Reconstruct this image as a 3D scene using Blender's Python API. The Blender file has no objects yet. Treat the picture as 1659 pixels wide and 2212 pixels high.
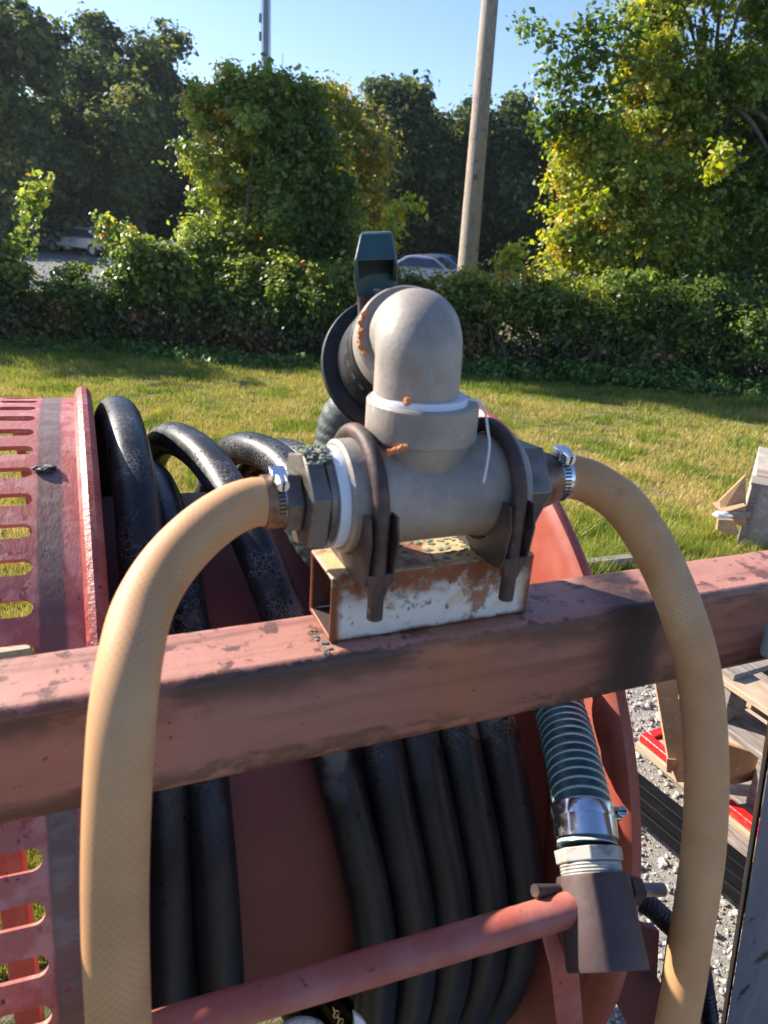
import bpy, math, random
import numpy as np
from mathutils import Vector, Matrix

random.seed(7)
RNG = np.random.default_rng(11)
sc = bpy.context.scene
COL = sc.collection
rad = math.radians

# ------------------------------------------------------------------ camera
CAM = np.array([0.0, 0.0, 1.65])
PITCH, ROLL, FPX, PW, PH = rad(22), rad(3.7), 1640.0, 1659.0, 2212.0
FWD = np.array([0, math.cos(PITCH), -math.sin(PITCH)])
U0 = np.array([0, math.sin(PITCH), math.cos(PITCH)])
RGT = math.cos(ROLL) * np.array([1.0, 0, 0]) + math.sin(ROLL) * U0
UPV = -math.sin(ROLL) * np.array([1.0, 0, 0]) + math.cos(ROLL) * U0
cam_data = bpy.data.cameras.new('camera')
cam = bpy.data.objects.new('camera', cam_data)
COL.objects.link(cam)
mw = Matrix.Identity(4)
for i in range(3):
    mw[i][0], mw[i][1], mw[i][2], mw[i][3] = RGT[i], UPV[i], -FWD[i], CAM[i]
cam.matrix_world = mw
cam_data.sensor_fit = 'VERTICAL'
cam_data.sensor_height = 36.0
cam_data.sensor_width = 27.0
cam_data.lens = 36.0 * FPX / PH
cam_data.clip_start, cam_data.clip_end = 0.02, 3000
cam_data.dof.use_dof = True
cam_data.dof.focus_distance = 1.25
cam_data.dof.aperture_fstop = 9.5
sc.camera = cam

# ------------------------------------------------------------------ sky, sun, exposure
SUN_AZ, SUN_EL = rad(-63), rad(30)          # 63 degrees left of the view direction
world = bpy.data.worlds.new('World')
sc.world = world
world.use_nodes = True
wn = world.node_tree
sky = wn.nodes.new('ShaderNodeTexSky')
sky.sky_type = 'NISHITA'
sky.sun_disc = False
sky.sun_elevation = SUN_EL
sky.sun_rotation = SUN_AZ
sky.air_density, sky.dust_density, sky.ozone_density = 1.0, 0.8, 2.0
bg = wn.nodes['Background']
bg.inputs['Strength'].default_value = 0.095
tintn = wn.nodes.new('ShaderNodeMix')
tintn.data_type, tintn.blend_type = 'RGBA', 'MULTIPLY'
tintn.inputs[0].default_value = 1.0
tintn.inputs[7].default_value = (.72, .80, 1.0, 1)
wn.links.new(sky.outputs[0], tintn.inputs[6])
wn.links.new(tintn.outputs[2], bg.inputs['Color'])
sd = Vector((math.sin(SUN_AZ) * math.cos(SUN_EL), math.cos(SUN_AZ) * math.cos(SUN_EL), math.sin(SUN_EL)))
sl = bpy.data.lights.new('sun', 'SUN')
sl.energy, sl.angle, sl.color = 5.0, rad(0.53), (1.0, 0.91, 0.78)
sun = bpy.data.objects.new('sun', sl)
COL.objects.link(sun)
sun.rotation_euler = sd.to_track_quat('Z', 'Y').to_euler()
sc.view_settings.view_transform = 'Standard'
sc.view_settings.look = 'None'
sc.view_settings.gamma = 1.0
sc.view_settings.use_curve_mapping = False
sc.view_settings.exposure = 1.25
sc.render.engine = 'CYCLES'
sc.cycles.max_bounces = 7
sc.cycles.diffuse_bounces = 3
sc.cycles.glossy_bounces = 3
sc.cycles.transmission_bounces = 4
sc.cycles.transparent_max_bounces = 8


# ------------------------------------------------------------------ survey helpers
def ray(x, y):
    return FWD + RGT * (x - PW / 2) / FPX + UPV * (PH / 2 - y) / FPX


def on_z(x, y, z):
    d = ray(x, y)
    return CAM + d * (z - CAM[2]) / d[2]


def on_y(x, y, Y):
    d = ray(x, y)
    return CAM + d * Y / d[1]


def ground_z(y):
    return float(np.interp(y, [-5, 0, 3, 12, 28, 400], [0, 0, -0.02, -0.56, -1.9, -1.9]))


# ------------------------------------------------------------------ node materials
MATS = {}


def nn(nt, t, **kw):
    n = nt.nodes.new(t)
    for k, v in kw.items():
        setattr(n, k, v)
    return n


def link(nt, a, b):
    nt.links.new(a, b)


def maprange(nt, src, a, b, c=0.0, d=1.0, smooth=True):
    n = nn(nt, 'ShaderNodeMapRange')
    if smooth:
        n.interpolation_type = 'SMOOTHSTEP'
    link(nt, src, n.inputs['Value'])
    for k, v in zip(('From Min', 'From Max', 'To Min', 'To Max'), (a, b, c, d)):
        n.inputs[k].default_value = v
    return n.outputs['Result']


def math2(nt, op, a, b):
    n = nn(nt, 'ShaderNodeMath', operation=op)
    for i, v in enumerate((a, b)):
        if isinstance(v, (int, float)):
            n.inputs[i].default_value = v
        else:
            link(nt, v, n.inputs[i])
    return n.outputs[0]


def noise(nt, vec, scale, detail=4, rough=0.6, stretch=None, offset=0.0):
    mp = nn(nt, 'ShaderNodeMapping')
    link(nt, vec, mp.inputs['Vector'])
    mp.inputs['Location'].default_value = (offset, offset * .7, -offset)
    if stretch:
        mp.inputs['Scale'].default_value = stretch
    n = nn(nt, 'ShaderNodeTexNoise')
    link(nt, mp.outputs[0], n.inputs['Vector'])
    n.inputs['Scale'].default_value = scale
    n.inputs['Detail'].default_value = detail
    n.inputs['Roughness'].default_value = rough
    return n.outputs['Fac']


def mixc(nt, fac, a, b):
    n = nn(nt, 'ShaderNodeMix', data_type='RGBA')
    if isinstance(fac, (int, float)):
        n.inputs[0].default_value = fac
    else:
        link(nt, fac, n.inputs[0])
    for i, v in ((6, a), (7, b)):
        if isinstance(v, tuple):
            n.inputs[i].default_value = (*v, 1)
        else:
            link(nt, v, n.inputs[i])
    return n.outputs[2]


def mat(name, base, rough=0.6, metal=0.0, layers=(), bump=None, rough_var=None, uv=False, spec=0.5, coat=0.0):
    """layers: dicts(color, scale, lo, hi, stretch, axis=(i,a,b,c,d), warp, rough)"""
    if name in MATS:
        return MATS[name]
    m = bpy.data.materials.new(name)
    m.use_nodes = True
    nt = m.node_tree
    bs = nt.nodes['Principled BSDF']
    tc = nn(nt, 'ShaderNodeTexCoord')
    vec = tc.outputs['UV'] if uv else tc.outputs['Object']
    sep = nn(nt, 'ShaderNodeSeparateXYZ')
    link(nt, vec, sep.inputs[0])
    col = base
    rgh = rough
    for i, L in enumerate(layers):
        mask = None
        if 'scale' in L:
            f = noise(nt, vec, L['scale'], L.get('detail', 5), L.get('nr', 0.62), L.get('stretch'), i * 3.7 + L.get('off', 0))
            mask = maprange(nt, f, L['lo'], L['hi'])
        if 'cells' in L:
            v = nn(nt, 'ShaderNodeTexVoronoi', feature='DISTANCE_TO_EDGE')
            mp = nn(nt, 'ShaderNodeMapping')
            link(nt, vec, mp.inputs['Vector'])
            mp.inputs['Scale'].default_value = L.get('stretch', (1, 1, 1))
            nz = nn(nt, 'ShaderNodeTexNoise')
            link(nt, mp.outputs[0], nz.inputs['Vector'])
            nz.inputs['Scale'].default_value = L['cells'] * .8
            ad = nn(nt, 'ShaderNodeVectorMath', operation='MULTIPLY_ADD')
            link(nt, nz.outputs['Color'], ad.inputs[0])
            ad.inputs[1].default_value = (1.3 / L['cells'],) * 3
            link(nt, mp.outputs[0], ad.inputs[2])
            link(nt, ad.outputs[0], v.inputs['Vector'])
            v.inputs['Scale'].default_value = L['cells']
            mm = maprange(nt, v.outputs['Distance'], L['w'], 0.0)
            mask = mm if mask is None else math2(nt, 'MULTIPLY', mask, mm)
        if 'axis' in L:
            ax, a, b, c, d = L['axis']
            s = sep.outputs[ax]
            if L.get('warp'):
                w = noise(nt, vec, L.get('wscale', 30), 4, .65, None, 9.1 + i)
                w = math2(nt, 'MULTIPLY', math2(nt, 'SUBTRACT', w, .5), L['warp'])
                s = math2(nt, 'ADD', s, w)
            mm = math2(nt, 'MULTIPLY', maprange(nt, s, a, b), maprange(nt, s, d, c))
            mask = mm if mask is None else math2(nt, 'MULTIPLY', mask, mm)
        mask = math2(nt, 'MULTIPLY', mask, L.get('amt', 1.0))
        col = mixc(nt, mask, col, L['color'])
        if 'rough' in L:
            if isinstance(rgh, float):
                v = nn(nt, 'ShaderNodeValue')
                v.outputs[0].default_value = rgh
                rgh = v.outputs[0]
            mx = nn(nt, 'ShaderNodeMix')
            link(nt, mask, mx.inputs[0])
            link(nt, rgh, mx.inputs[2])
            mx.inputs[3].default_value = L['rough']
            rgh = mx.outputs[0]
    if isinstance(col, tuple):
        bs.inputs['Base Color'].default_value = (*col, 1)
    else:
        link(nt, col, bs.inputs['Base Color'])
    if isinstance(rgh, float):
        bs.inputs['Roughness'].default_value = rgh
    else:
        link(nt, rgh, bs.inputs['Roughness'])
    bs.inputs['Metallic'].default_value = metal
    bs.inputs['Specular IOR Level'].default_value = spec
    bs.inputs['Coat Weight'].default_value = coat
    if bump:
        bscale, dist = bump[0], bump[1]
        f = noise(nt, vec, bscale, 6, .65, bump[2] if len(bump) > 2 else None, 5.5)
        bn = nn(nt, 'ShaderNodeBump')
        bn.inputs['Distance'].default_value = dist
        bn.inputs['Strength'].default_value = 1.0
        link(nt, f, bn.inputs['Height'])
        link(nt, bn.outputs[0], bs.inputs['Normal'])
    MATS[name] = m
    return m


def leaf_mat(name, stops, trans=0.35, rough=0.45, spec=0.5):
    m = bpy.data.materials.new(name)
    m.use_nodes = True
    nt = m.node_tree
    bs = nt.nodes['Principled BSDF']
    at = nn(nt, 'ShaderNodeAttribute', attribute_name='tint')
    rp = nn(nt, 'ShaderNodeValToRGB')
    e = rp.color_ramp.elements
    while len(e) < len(stops):
        e.new(0.5)
    for k, (p, c) in enumerate(stops):
        if trans > 0 and name != 'grass_blades':
            c = tuple(min(v * 1.35, .6) for v in c)
        e[k].position = p
        e[k].color = (*c, 1)
    link(nt, at.outputs['Fac'], rp.inputs[0])
    link(nt, rp.outputs[0], bs.inputs['Base Color'])
    bs.inputs['Roughness'].default_value = rough
    bs.inputs['Specular IOR Level'].default_value = spec
    tr = nn(nt, 'ShaderNodeBsdfTranslucent')
    hs = nn(nt, 'ShaderNodeHueSaturation')
    hs.inputs['Saturation'].default_value = 1.15
    hs.inputs['Value'].default_value = 1.7
    hs.inputs['Hue'].default_value = 0.485
    link(nt, rp.outputs[0], hs.inputs['Color'])
    link(nt, hs.outputs[0], tr.inputs['Color'])
    mx = nn(nt, 'ShaderNodeMixShader')
    mx.inputs[0].default_value = trans
    link(nt, bs.outputs[0], mx.inputs[1])
    link(nt, tr.outputs[0], mx.inputs[2])
    link(nt, mx.outputs[0], nt.nodes['Material Output'].inputs['Surface'])
    return m


# ------------------------------------------------------------------ mesh builder
class MB:
    def __init__(s):
        s.v, s.f, s.uv = [], [], []

    def add(s, vs, fs, uvs=None):
        o = len(s.v)
        s.v += [tuple(map(float, p)) for p in vs]
        for i, f in enumerate(fs):
            s.f.append(tuple(k + o for k in f))
            s.uv.append(uvs[i] if uvs else [(0, 0)] * len(f))
        return s

    def box(s, lo, hi):
        x0, y0, z0 = lo
        x1, y1, z1 = hi
        return s.add([(x0, y0, z0), (x1, y0, z0), (x1, y1, z0), (x0, y1, z0), (x0, y0, z1), (x1, y0, z1), (x1, y1, z1), (x0, y1, z1)],
                     [(0, 3, 2, 1), (4, 5, 6, 7), (0, 1, 5, 4), (1, 2, 6, 5), (2, 3, 7, 6), (3, 0, 4, 7)])

    def bar(s, p0, p1, w, h, up=(0, 0, 1)):
        """box from p0 to p1, w across, h along 'up'"""
        p0, p1 = np.array(p0, float), np.array(p1, float)
        d = p1 - p0
        d /= np.linalg.norm(d)
        sd_ = np.cross(d, up)
        sd_ /= np.linalg.norm(sd_)
        u = np.cross(sd_, d)
        vs = []
        for p in (p0, p1):
            for a, b in ((-1, -1), (1, -1), (1, 1), (-1, 1)):
                vs.append(p + sd_ * a * w / 2 + u * b * h / 2)
        return s.add(vs, [(0, 1, 2, 3), (7, 6, 5, 4), (0, 4, 5, 1), (1, 5, 6, 2), (2, 6, 7, 3), (3, 7, 4, 0)])

    def prism(s, pts, off):
        """planar polygon pts (3D) extruded by vector off"""
        n = len(pts)
        p = [np.array(q, float) for q in pts]
        o = np.array(off, float)
        fs = [tuple(range(n))[::-1], tuple(range(n, 2 * n))]
        for i in range(n):
            j = (i + 1) % n
            fs.append((i, j, n + j, n + i))
        return s.add(p + [q + o for q in p], fs)

    def tube(s, path, r, seg=16, caps=True, up=None, closed=False):
        P = np.array(path, float)
        n = len(P)
        R = np.full(n, r) if np.isscalar(r) else np.array(r, float)
        T = np.gradient(P, axis=0)
        T /= np.linalg.norm(T, axis=1)[:, None]
        ref = np.array(up if up is not None else ((0, 0, 1) if abs(T[0][2]) < .9 else (1, 0, 0)), float)
        U = ref - T[0] * (ref @ T[0])
        U /= np.linalg.norm(U)
        vs, ln = [], 0.0
        L = [0.0]
        for i in range(n):
            if i:
                U = U - T[i] * (U @ T[i])
                U /= np.linalg.norm(U)
                ln += np.linalg.norm(P[i] - P[i - 1])
                L.append(ln)
            W = np.cross(T[i], U)
            for k in range(seg):
                a = 2 * math.pi * k / seg
                vs.append(P[i] + R[i] * (math.cos(a) * U + math.sin(a) * W))
        fs, uvs = [], []
        for i in range(n - 1):
            for k in range(seg):
                k2 = (k + 1) % seg
                fs.append((i * seg + k, i * seg + k2, (i + 1) * seg + k2, (i + 1) * seg + k))
                uvs.append([(k / seg, L[i]), ((k + 1) / seg, L[i]), ((k + 1) / seg, L[i + 1]), (k / seg, L[i + 1])])
        if caps:
            fs.append(tuple(range(seg))[::-1])
            uvs.append([(0, 0)] * seg)
            fs.append(tuple((n - 1) * seg + k for k in range(seg)))
            uvs.append([(0, 0)] * seg)
        return s.add(vs, fs, uvs)

    def lathe(s, prof, o=(0, 0, 0), d=(1, 0, 0), seg=32, closed=False, phase=0.0):
        """prof: list of (t, r) along direction d from o"""
        o, d = np.array(o, float), np.array(d, float)
        d /= np.linalg.norm(d)
        ref = np.array((0, 0, 1.0)) if abs(d[2]) < .9 else np.array((1.0, 0, 0))
        U = ref - d * (ref @ d)
        U /= np.linalg.norm(U)
        W = np.cross(d, U)
        vs = []
        for t, r in prof:
            for k in range(seg):
                a = 2 * math.pi * k / seg + phase
                vs.append(o + d * t + r * (math.cos(a) * U + math.sin(a) * W))
        n = len(prof)
        fs, uvs = [], []
        for i in range(n if closed else n - 1):
            j = (i + 1) % n
            for k in range(seg):
                k2 = (k + 1) % seg
                fs.append((i * seg + k, i * seg + k2, j * seg + k2, j * seg + k))
                uvs.append([(k / seg, prof[i][0]), ((k + 1) / seg, prof[i][0]), ((k + 1) / seg, prof[j][0]), (k / seg, prof[j][0])])
        return s.add(vs, fs, uvs)

    def cyl(s, p0, p1, r, seg=24, r1=None, phase=0.0):
        p0, p1 = np.array(p0, float), np.array(p1, float)
        L = np.linalg.norm(p1 - p0)
        r1 = r if r1 is None else r1
        return s.lathe([(0, 1e-5), (0, r), (L, r1), (L, 1e-5)], p0, p1 - p0, seg, phase=phase)

    def lump(s, c, r, seed=0, squash=(1, 1, 1), sub=2):
        rr = random.Random(seed)
        bmv, bmf = ico(sub)
        ph = [rr.uniform(0, 6) for _ in range(6)]
        vs = []
        for p in bmv:
            k = 1 + .22 * math.sin(p[0] * 4 + ph[0]) * math.sin(p[1] * 5 + ph[1]) + .18 * math.sin(p[2] * 7 + ph[2] + p[0] * 3) + .08 * math.sin(p[1] * 13 + ph[3])
            vs.append([c[i] + p[i] * r * k * squash[i] for i in range(3)])
        return s.add(vs, bmf)

    def build(s, name, m, parent=None, smooth=True, bevel=0.0, angle=35, world=None):
        me = bpy.data.meshes.new(name)
        me.from_pydata(s.v, [], s.f)
        uvl = me.uv_layers.new(name='UVMap')
        flat = np.array([c for f in s.uv for c in f], dtype=np.float32).ravel()
        uvl.data.foreach_set('uv', flat)
        me.materials.append(m)
        me.update()
        if smooth:
            me.shade_smooth()
            me.set_sharp_from_angle(angle=rad(angle))
        ob = bpy.data.objects.new(name, me)
        COL.objects.link(ob)
        if parent:
            ob.parent = parent
        elif world is not None:
            ob.matrix_world = world
        if bevel:
            b = ob.modifiers.new('bevel', 'BEVEL')
            b.width, b.segments, b.limit_method, b.angle_limit = bevel, 2, 'ANGLE', rad(40)
        return ob


_ICO = {}


def ico(sub):
    if sub in _ICO:
        return _ICO[sub]
    import bmesh
    bm = bmesh.new()
    bmesh.ops.create_icosphere(bm, subdivisions=sub, radius=1)
    bm.verts.index_update()
    r = ([tuple(v.co) for v in bm.verts], [tuple(v.index for v in f.verts) for f in bm.faces])
    bm.free()
    _ICO[sub] = r
    return r


def tag(o, label=None, cat=None, group=None, kind=None):
    if label:
        o['label'] = label
    if cat:
        o['category'] = cat
    if group:
        o['group'] = group
    if kind:
        o['kind'] = kind
    return o


def empty(name, label, cat, M=None, loc=None, group=None):
    o = bpy.data.objects.new(name, None)
    COL.objects.link(o)
    if M is not None:
        o.matrix_world = M
    if loc is not None:
        o.location = tuple(map(float, loc))
    return tag(o, label, cat, group)


def frame_matrix(x, y, z, o):
    M = Matrix.Identity(4)
    for i in range(3):
        M[i][0], M[i][1], M[i][2], M[i][3] = x[i], y[i], z[i], o[i]
    return M


def raw_mesh(name, verts, faces_n, m, tint=None, quads=True):
    """verts (N*k,3) numpy with every k verts forming one face"""
    k = 4 if quads else 3
    N = len(verts)
    me = bpy.data.meshes.new(name)
    me.vertices.add(N)
    me.vertices.foreach_set('co', np.ascontiguousarray(verts, dtype=np.float32).ravel())
    nf = N // k
    me.loops.add(N)
    me.loops.foreach_set('vertex_index', np.arange(N, dtype=np.int32))
    me.polygons.add(nf)
    me.polygons.foreach_set('loop_start', np.arange(0, N, k, dtype=np.int32))
    try:
        me.polygons.foreach_set('loop_total', np.full(nf, k, dtype=np.int32))
    except Exception:
        pass
    if tint is not None:
        at = me.attributes.new('tint', 'FLOAT', 'FACE')
        at.data.foreach_set('value', np.ascontiguousarray(tint, dtype=np.float32))
    me.materials.append(m)
    me.update()
    me.validate()
    ob = bpy.data.objects.new(name, me)
    COL.objects.link(ob)
    return ob


def smooth_path(keys, n):
    """Catmull-Rom through 3D keys"""
    K = np.array(keys, float)
    t = np.concatenate([[0], np.cumsum(np.linalg.norm(np.diff(K, axis=0), axis=1))])
    return hermite(t, K, np.linspace(0, t[-1], n))


def hermite(t, K, tt):
    t, K = np.array(t, float), np.array(K, float)
    if K.ndim == 1:
        K = K[:, None]
    D = np.zeros_like(K)
    for i in range(len(t)):
        a, b = max(i - 1, 0), min(i + 1, len(t) - 1)
        D[i] = (K[b] - K[a]) / (t[b] - t[a])
    idx = np.clip(np.searchsorted(t, tt, side='right') - 1, 0, len(t) - 2)
    h = t[idx + 1] - t[idx]
    u = ((tt - t[idx]) / h)[:, None]
    h = h[:, None]
    return ((2 * u**3 - 3 * u**2 + 1) * K[idx] + (u**3 - 2 * u**2 + u) * h * D[idx] +
            (-2 * u**3 + 3 * u**2) * K[idx + 1] + (u**3 - u**2) * h * D[idx + 1])


# ------------------------------------------------------------------ materials
GRIME, RUST = (.035, .024, .02), (.13, .045, .02)
red_paint = mat('red_paint', (.36, .085, .06), .5, 0, [
    dict(color=(.44, .17, .14), scale=9, lo=.42, hi=.7),
    dict(color=(.10, .03, .025), scale=70, lo=.64, hi=.7, off=4),
    dict(color=GRIME, scale=22, lo=.68, hi=.82, off=9, amt=.7)], bump=(90, .0006))
beam_paint = mat('weathered_red_paint_sunlit_top', (.30, .108, .072), .5, 0, [
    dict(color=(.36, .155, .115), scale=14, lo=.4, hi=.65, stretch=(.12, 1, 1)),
    dict(color=(.47, .225, .175), axis=(2, -.003, -.001, 1, 2), scale=9, lo=.25, hi=.5, stretch=(.4, 1, 1), amt=.8),  # top face lighter, sunlight put into the paint colour
    dict(color=(.30, .10, .035), scale=11, lo=.55, hi=.75, stretch=(.4, 1, 1), off=2, amt=.55),
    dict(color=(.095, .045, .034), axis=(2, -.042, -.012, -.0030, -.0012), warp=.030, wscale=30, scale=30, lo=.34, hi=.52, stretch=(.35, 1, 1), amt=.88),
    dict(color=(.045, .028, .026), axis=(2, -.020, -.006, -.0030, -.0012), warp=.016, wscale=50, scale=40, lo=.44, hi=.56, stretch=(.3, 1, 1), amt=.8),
    dict(color=(.17, .07, .045), scale=26, lo=.52, hi=.66, stretch=(.07, 1, 1), off=41, amt=.7), dict(color=(.42, .21, .17), scale=50, lo=.58, hi=.68, stretch=(.05, 1, 1), off=44, amt=.5),
    dict(color=(.36, .13, .04), axis=(0, .00, .06, .10, .17), warp=.03, wscale=10, scale=14, lo=.40, hi=.6, stretch=(1, 1, .4), amt=.5),
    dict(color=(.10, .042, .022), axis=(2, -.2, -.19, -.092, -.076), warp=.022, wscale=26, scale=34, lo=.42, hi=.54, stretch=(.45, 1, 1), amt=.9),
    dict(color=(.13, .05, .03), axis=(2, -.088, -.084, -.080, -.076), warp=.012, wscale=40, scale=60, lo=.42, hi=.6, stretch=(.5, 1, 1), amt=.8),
    dict(color=(.075, .035, .028), scale=95, lo=.645, hi=.675, off=33, amt=.85),
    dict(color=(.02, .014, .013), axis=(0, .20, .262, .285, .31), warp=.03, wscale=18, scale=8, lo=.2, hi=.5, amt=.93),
    dict(color=(.16, .09, .085), axis=(1, .03, .05, .2, .3), warp=.05, wscale=12, scale=12, lo=.50, hi=.70, stretch=(.4, 1, 1), amt=.4)],
    bump=(60, .0008))
ring_paint = mat('brake_ring_paint', (.40, .12, .095), .42, 0, [
    dict(color=(.50, .22, .19), scale=30, lo=.45, hi=.62, stretch=(1, 1, 1)),
    dict(color=(.15, .085, .07), axis=(0, .002, .0065, .026, .032), warp=.006, wscale=35, amt=.97, rough=.45),
    dict(color=(.20, .16, .145), axis=(0, .004, .010, .024, .030), warp=.008, wscale=60, scale=45, lo=.45, hi=.62, stretch=(.3, 1, 1), amt=.8),
    dict(color=(.28, .03, .03), scale=60, lo=.60, hi=.66, off=7, amt=.8),
    dict(color=(.03, .02, .02), scale=120, lo=.66, hi=.7, off=3)], bump=(80, .0008, (2, 1, 1)))
rim_paint = mat('blistered_rim_paint', (.34, .062, .045), .38, 0, [
    dict(color=(.42, .13, .10), scale=22, lo=.45, hi=.65),
    dict(color=(.22, .03, .05), scale=55, lo=.52, hi=.62, off=5, amt=.8),
    dict(color=(.06, .02, .018), scale=140, lo=.62, hi=.68, off=1)], bump=(150, .0016))
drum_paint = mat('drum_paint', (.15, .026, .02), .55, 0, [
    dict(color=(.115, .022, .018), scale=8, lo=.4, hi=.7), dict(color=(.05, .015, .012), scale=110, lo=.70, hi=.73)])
rubber = mat('weathered_black_rubber', (.011, .011, .013), .36, 0, [
    dict(color=(.020, .020, .023), scale=9, lo=.35, hi=.65, rough=.44),
    dict(color=(.30, .295, .28), cells=150, w=.06, scale=16, lo=.40, hi=.60, axis=(2, .18, .32, 2, 3), amt=.7, rough=.6),
    dict(color=(.13, .125, .12), scale=14, lo=.55, hi=.66, off=3, axis=(2, .18, .26, .36, .42), amt=.8, rough=.75),
    dict(color=(.006, .007, .012), scale=75, lo=.62, hi=.65, off=8, axis=(2, .05, .2, 2, 3), rough=.12)], bump=(130, .0004), spec=.32)
steel_dark = mat('dark_rusty_steel', (.062, .042, .038), .6, .25, [
    dict(color=(.13, .07, .055), scale=28, lo=.45, hi=.65), dict(color=(.16, .055, .02), scale=50, lo=.62, hi=.74),
    dict(color=(.24, .18, .16), scale=90, lo=.66, hi=.74, amt=.5)], bump=(120, .0006))
sleeve_mat = mat('primer_brown_pipe', (.075, .045, .042), .62, .1, [
    dict(color=(.11, .07, .065), scale=24, lo=.42, hi=.68), dict(color=(.19, .15, .14), scale=110, lo=.66, hi=.72, amt=.6)], bump=(100, .0005))
cast = mat('dull_cast_aluminium', (.385, .325, .275), .58, .15, [
    dict(color=(.20, .165, .135), scale=13, lo=.50, hi=.70, stretch=(1, 1, .45), off=15, amt=.55), dict(color=(.12, .10, .085), scale=160, lo=.68, hi=.72, off=19, amt=.7),
    dict(color=(.50, .48, .46), scale=120, lo=.66, hi=.70, stretch=(3, 3, .3), off=23, amt=.6),
    dict(color=(.25, .225, .20), scale=22, lo=.38, hi=.66),
    dict(color=(.38, .25, .12), axis=(2, -.3, -.2, .085, .115), warp=.02, amt=.55),
    dict(color=(.40, .22, .08), scale=30, lo=.60, hi=.74, off=4, amt=.5),
    dict(color=(.50, .49, .48), scale=55, lo=.62, hi=.74, off=7, amt=.5)], bump=(160, .0005))
hex_mat = mat('oxidised_hex_metal', (.20, .18, .16), .42, .6, [
    dict(color=(.13, .105, .09), scale=35, lo=.40, hi=.62), dict(color=(.34, .22, .11), scale=28, lo=.58, hi=.7, off=3, amt=.5)], bump=(140, .0004))
brass = mat('aged_brass', (.26, .15, .09), .42, .6, [dict(color=(.12, .07, .05), scale=50, lo=.45, hi=.62)])
tape = mat('white_thread_tape', (.75, .78, .84), .5, 0, bump=(300, .0006, (1, 6, 6)))
zinc = mat('bright_zinc', (.72, .74, .77), .16, 1.0, [dict(color=(.45, .42, .40), scale=60, lo=.5, hi=.7, rough=.4)])
dullzinc = mat('dull_zinc_thread', (.33, .32, .30), .4, .8)
slotdark = mat('dark_slot', (.03, .028, .028), .6)
white_steel = mat('rusted_white_paint', (.66, .64, .60), .5, 0, [
    dict(color=(.58, .40, .24), scale=26, lo=.50, hi=.72, amt=.8),
    dict(color=(.22, .06, .018), axis=(2, .030, .050, .1, .2), warp=.045, wscale=45, scale=35, lo=.30, hi=.5),
    dict(color=(.20, .055, .018), axis=(2, -.2, -.1, .001, .006), warp=.008, wscale=60, scale=40, lo=.3, hi=.5),
    dict(color=(.20, .06, .02), axis=(0, .135, .147, .3, .4), warp=.012, wscale=70, scale=40, lo=.3, hi=.48),
    dict(color=(.20, .06, .02), axis=(0, -.2, -.1, -.037, -.030), warp=.008, wscale=70),
    dict(color=(.62, .48, .25), axis=(2, .0585, .0598, .1, .2), scale=20, lo=.35, hi=.5, amt=.9),
    dict(color=(.26, .08, .025), scale=22, lo=.585, hi=.66, off=11, amt=.85),
    dict(color=(.14, .045, .02), scale=75, lo=.60, hi=.66, off=13, amt=.8),
    dict(color=(.21, .24, .21), scale=46, lo=.60, hi=.66, off=6, amt=.9),
    dict(color=(.03, .02, .018), scale=80, lo=.68, hi=.72, off=2)], bump=(90, .001))
bracket_inside = mat('shaded_rust_inside', (.06, .03, .022), .8, 0, [dict(color=(.12, .05, .03), scale=30, lo=.5, hi=.7)])
tan = mat('tan_braided_rubber', (.58, .31, .138), .64, 0, uv=False, layers=[
    dict(color=(.36, .20, .10), scale=7, lo=.50, hi=.72, off=31, amt=.45), dict(color=(.66, .46, .27), scale=4, lo=.52, hi=.7, off=21, amt=.5),
    dict(color=(.20, .12, .08), scale=26, lo=.66, hi=.74, off=17, amt=.45), dict(color=(.15, .09, .06), scale=60, lo=.70, hi=.74, stretch=(1, 1, .2), off=12, amt=.5),
    dict(color=(.50, .25, .105), scale=14, lo=.4, hi=.7), dict(color=(.26, .13, .06), scale=130, lo=.70, hi=.74, amt=.6)])
pvc = mat('grey_white_pvc', (.46, .44, .40), .5, 0, [dict(color=(.28, .24, .19), scale=60, lo=.5, hi=.7)])
green_plastic = mat('dark_green_plastic', (.032, .068, .068), .42, 0, [dict(color=(.04, .09, .09), scale=40, lo=.4, hi=.7)], bump=(220, .0003))
black_plastic = mat('black_plastic', (.012, .012, .013), .38, 0, [dict(color=(.04, .04, .042), scale=40, lo=.5, hi=.75)], bump=(180, .0004))
black_steel = mat('black_painted_steel', (.006, .006, .007), .6, 0, [dict(color=(.014, .013, .013), scale=20, lo=.5, hi=.7)], spec=.15)
grey_steel = mat('grey_galvanised_post', (.15, .16, .19), .5, .3, [
    dict(color=(.20, .20, .21), scale=8, lo=.45, hi=.65, stretch=(3, 3, .5)),
    dict(color=(.05, .04, .03), scale=22, lo=.6, hi=.66, off=3), dict(color=(.16, .10, .06), scale=14, lo=.6, hi=.75, off=6)], bump=(70, .001))
rust_edge = mat('rusty_edge', (.36, .17, .07), .7, 0, [dict(color=(.22, .17, .13), scale=40, lo=.45, hi=.6)])
wood_new = mat('pale_pallet_wood', (.46, .34, .23), .75, 0, [
    dict(color=(.30, .20, .12), scale=9, lo=.45, hi=.7, stretch=(1, 9, 9)), dict(color=(.56, .45, .33), scale=22, lo=.5, hi=.7, stretch=(.5, 7, 7))], bump=(60, .001, (.3, 4, 4)))
wood_old = mat('grey_weathered_wood', (.27, .23, .20), .85, 0, [
    dict(color=(.15, .125, .11), scale=12, lo=.42, hi=.66, stretch=(.6, 8, 8)), dict(color=(.38, .35, .32), scale=26, lo=.5, hi=.72, stretch=(.5, 6, 6)),
    dict(color=(.02, .02, .02), scale=90, lo=.71, hi=.73)], bump=(70, .0014, (.4, 4, 4)))
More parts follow.
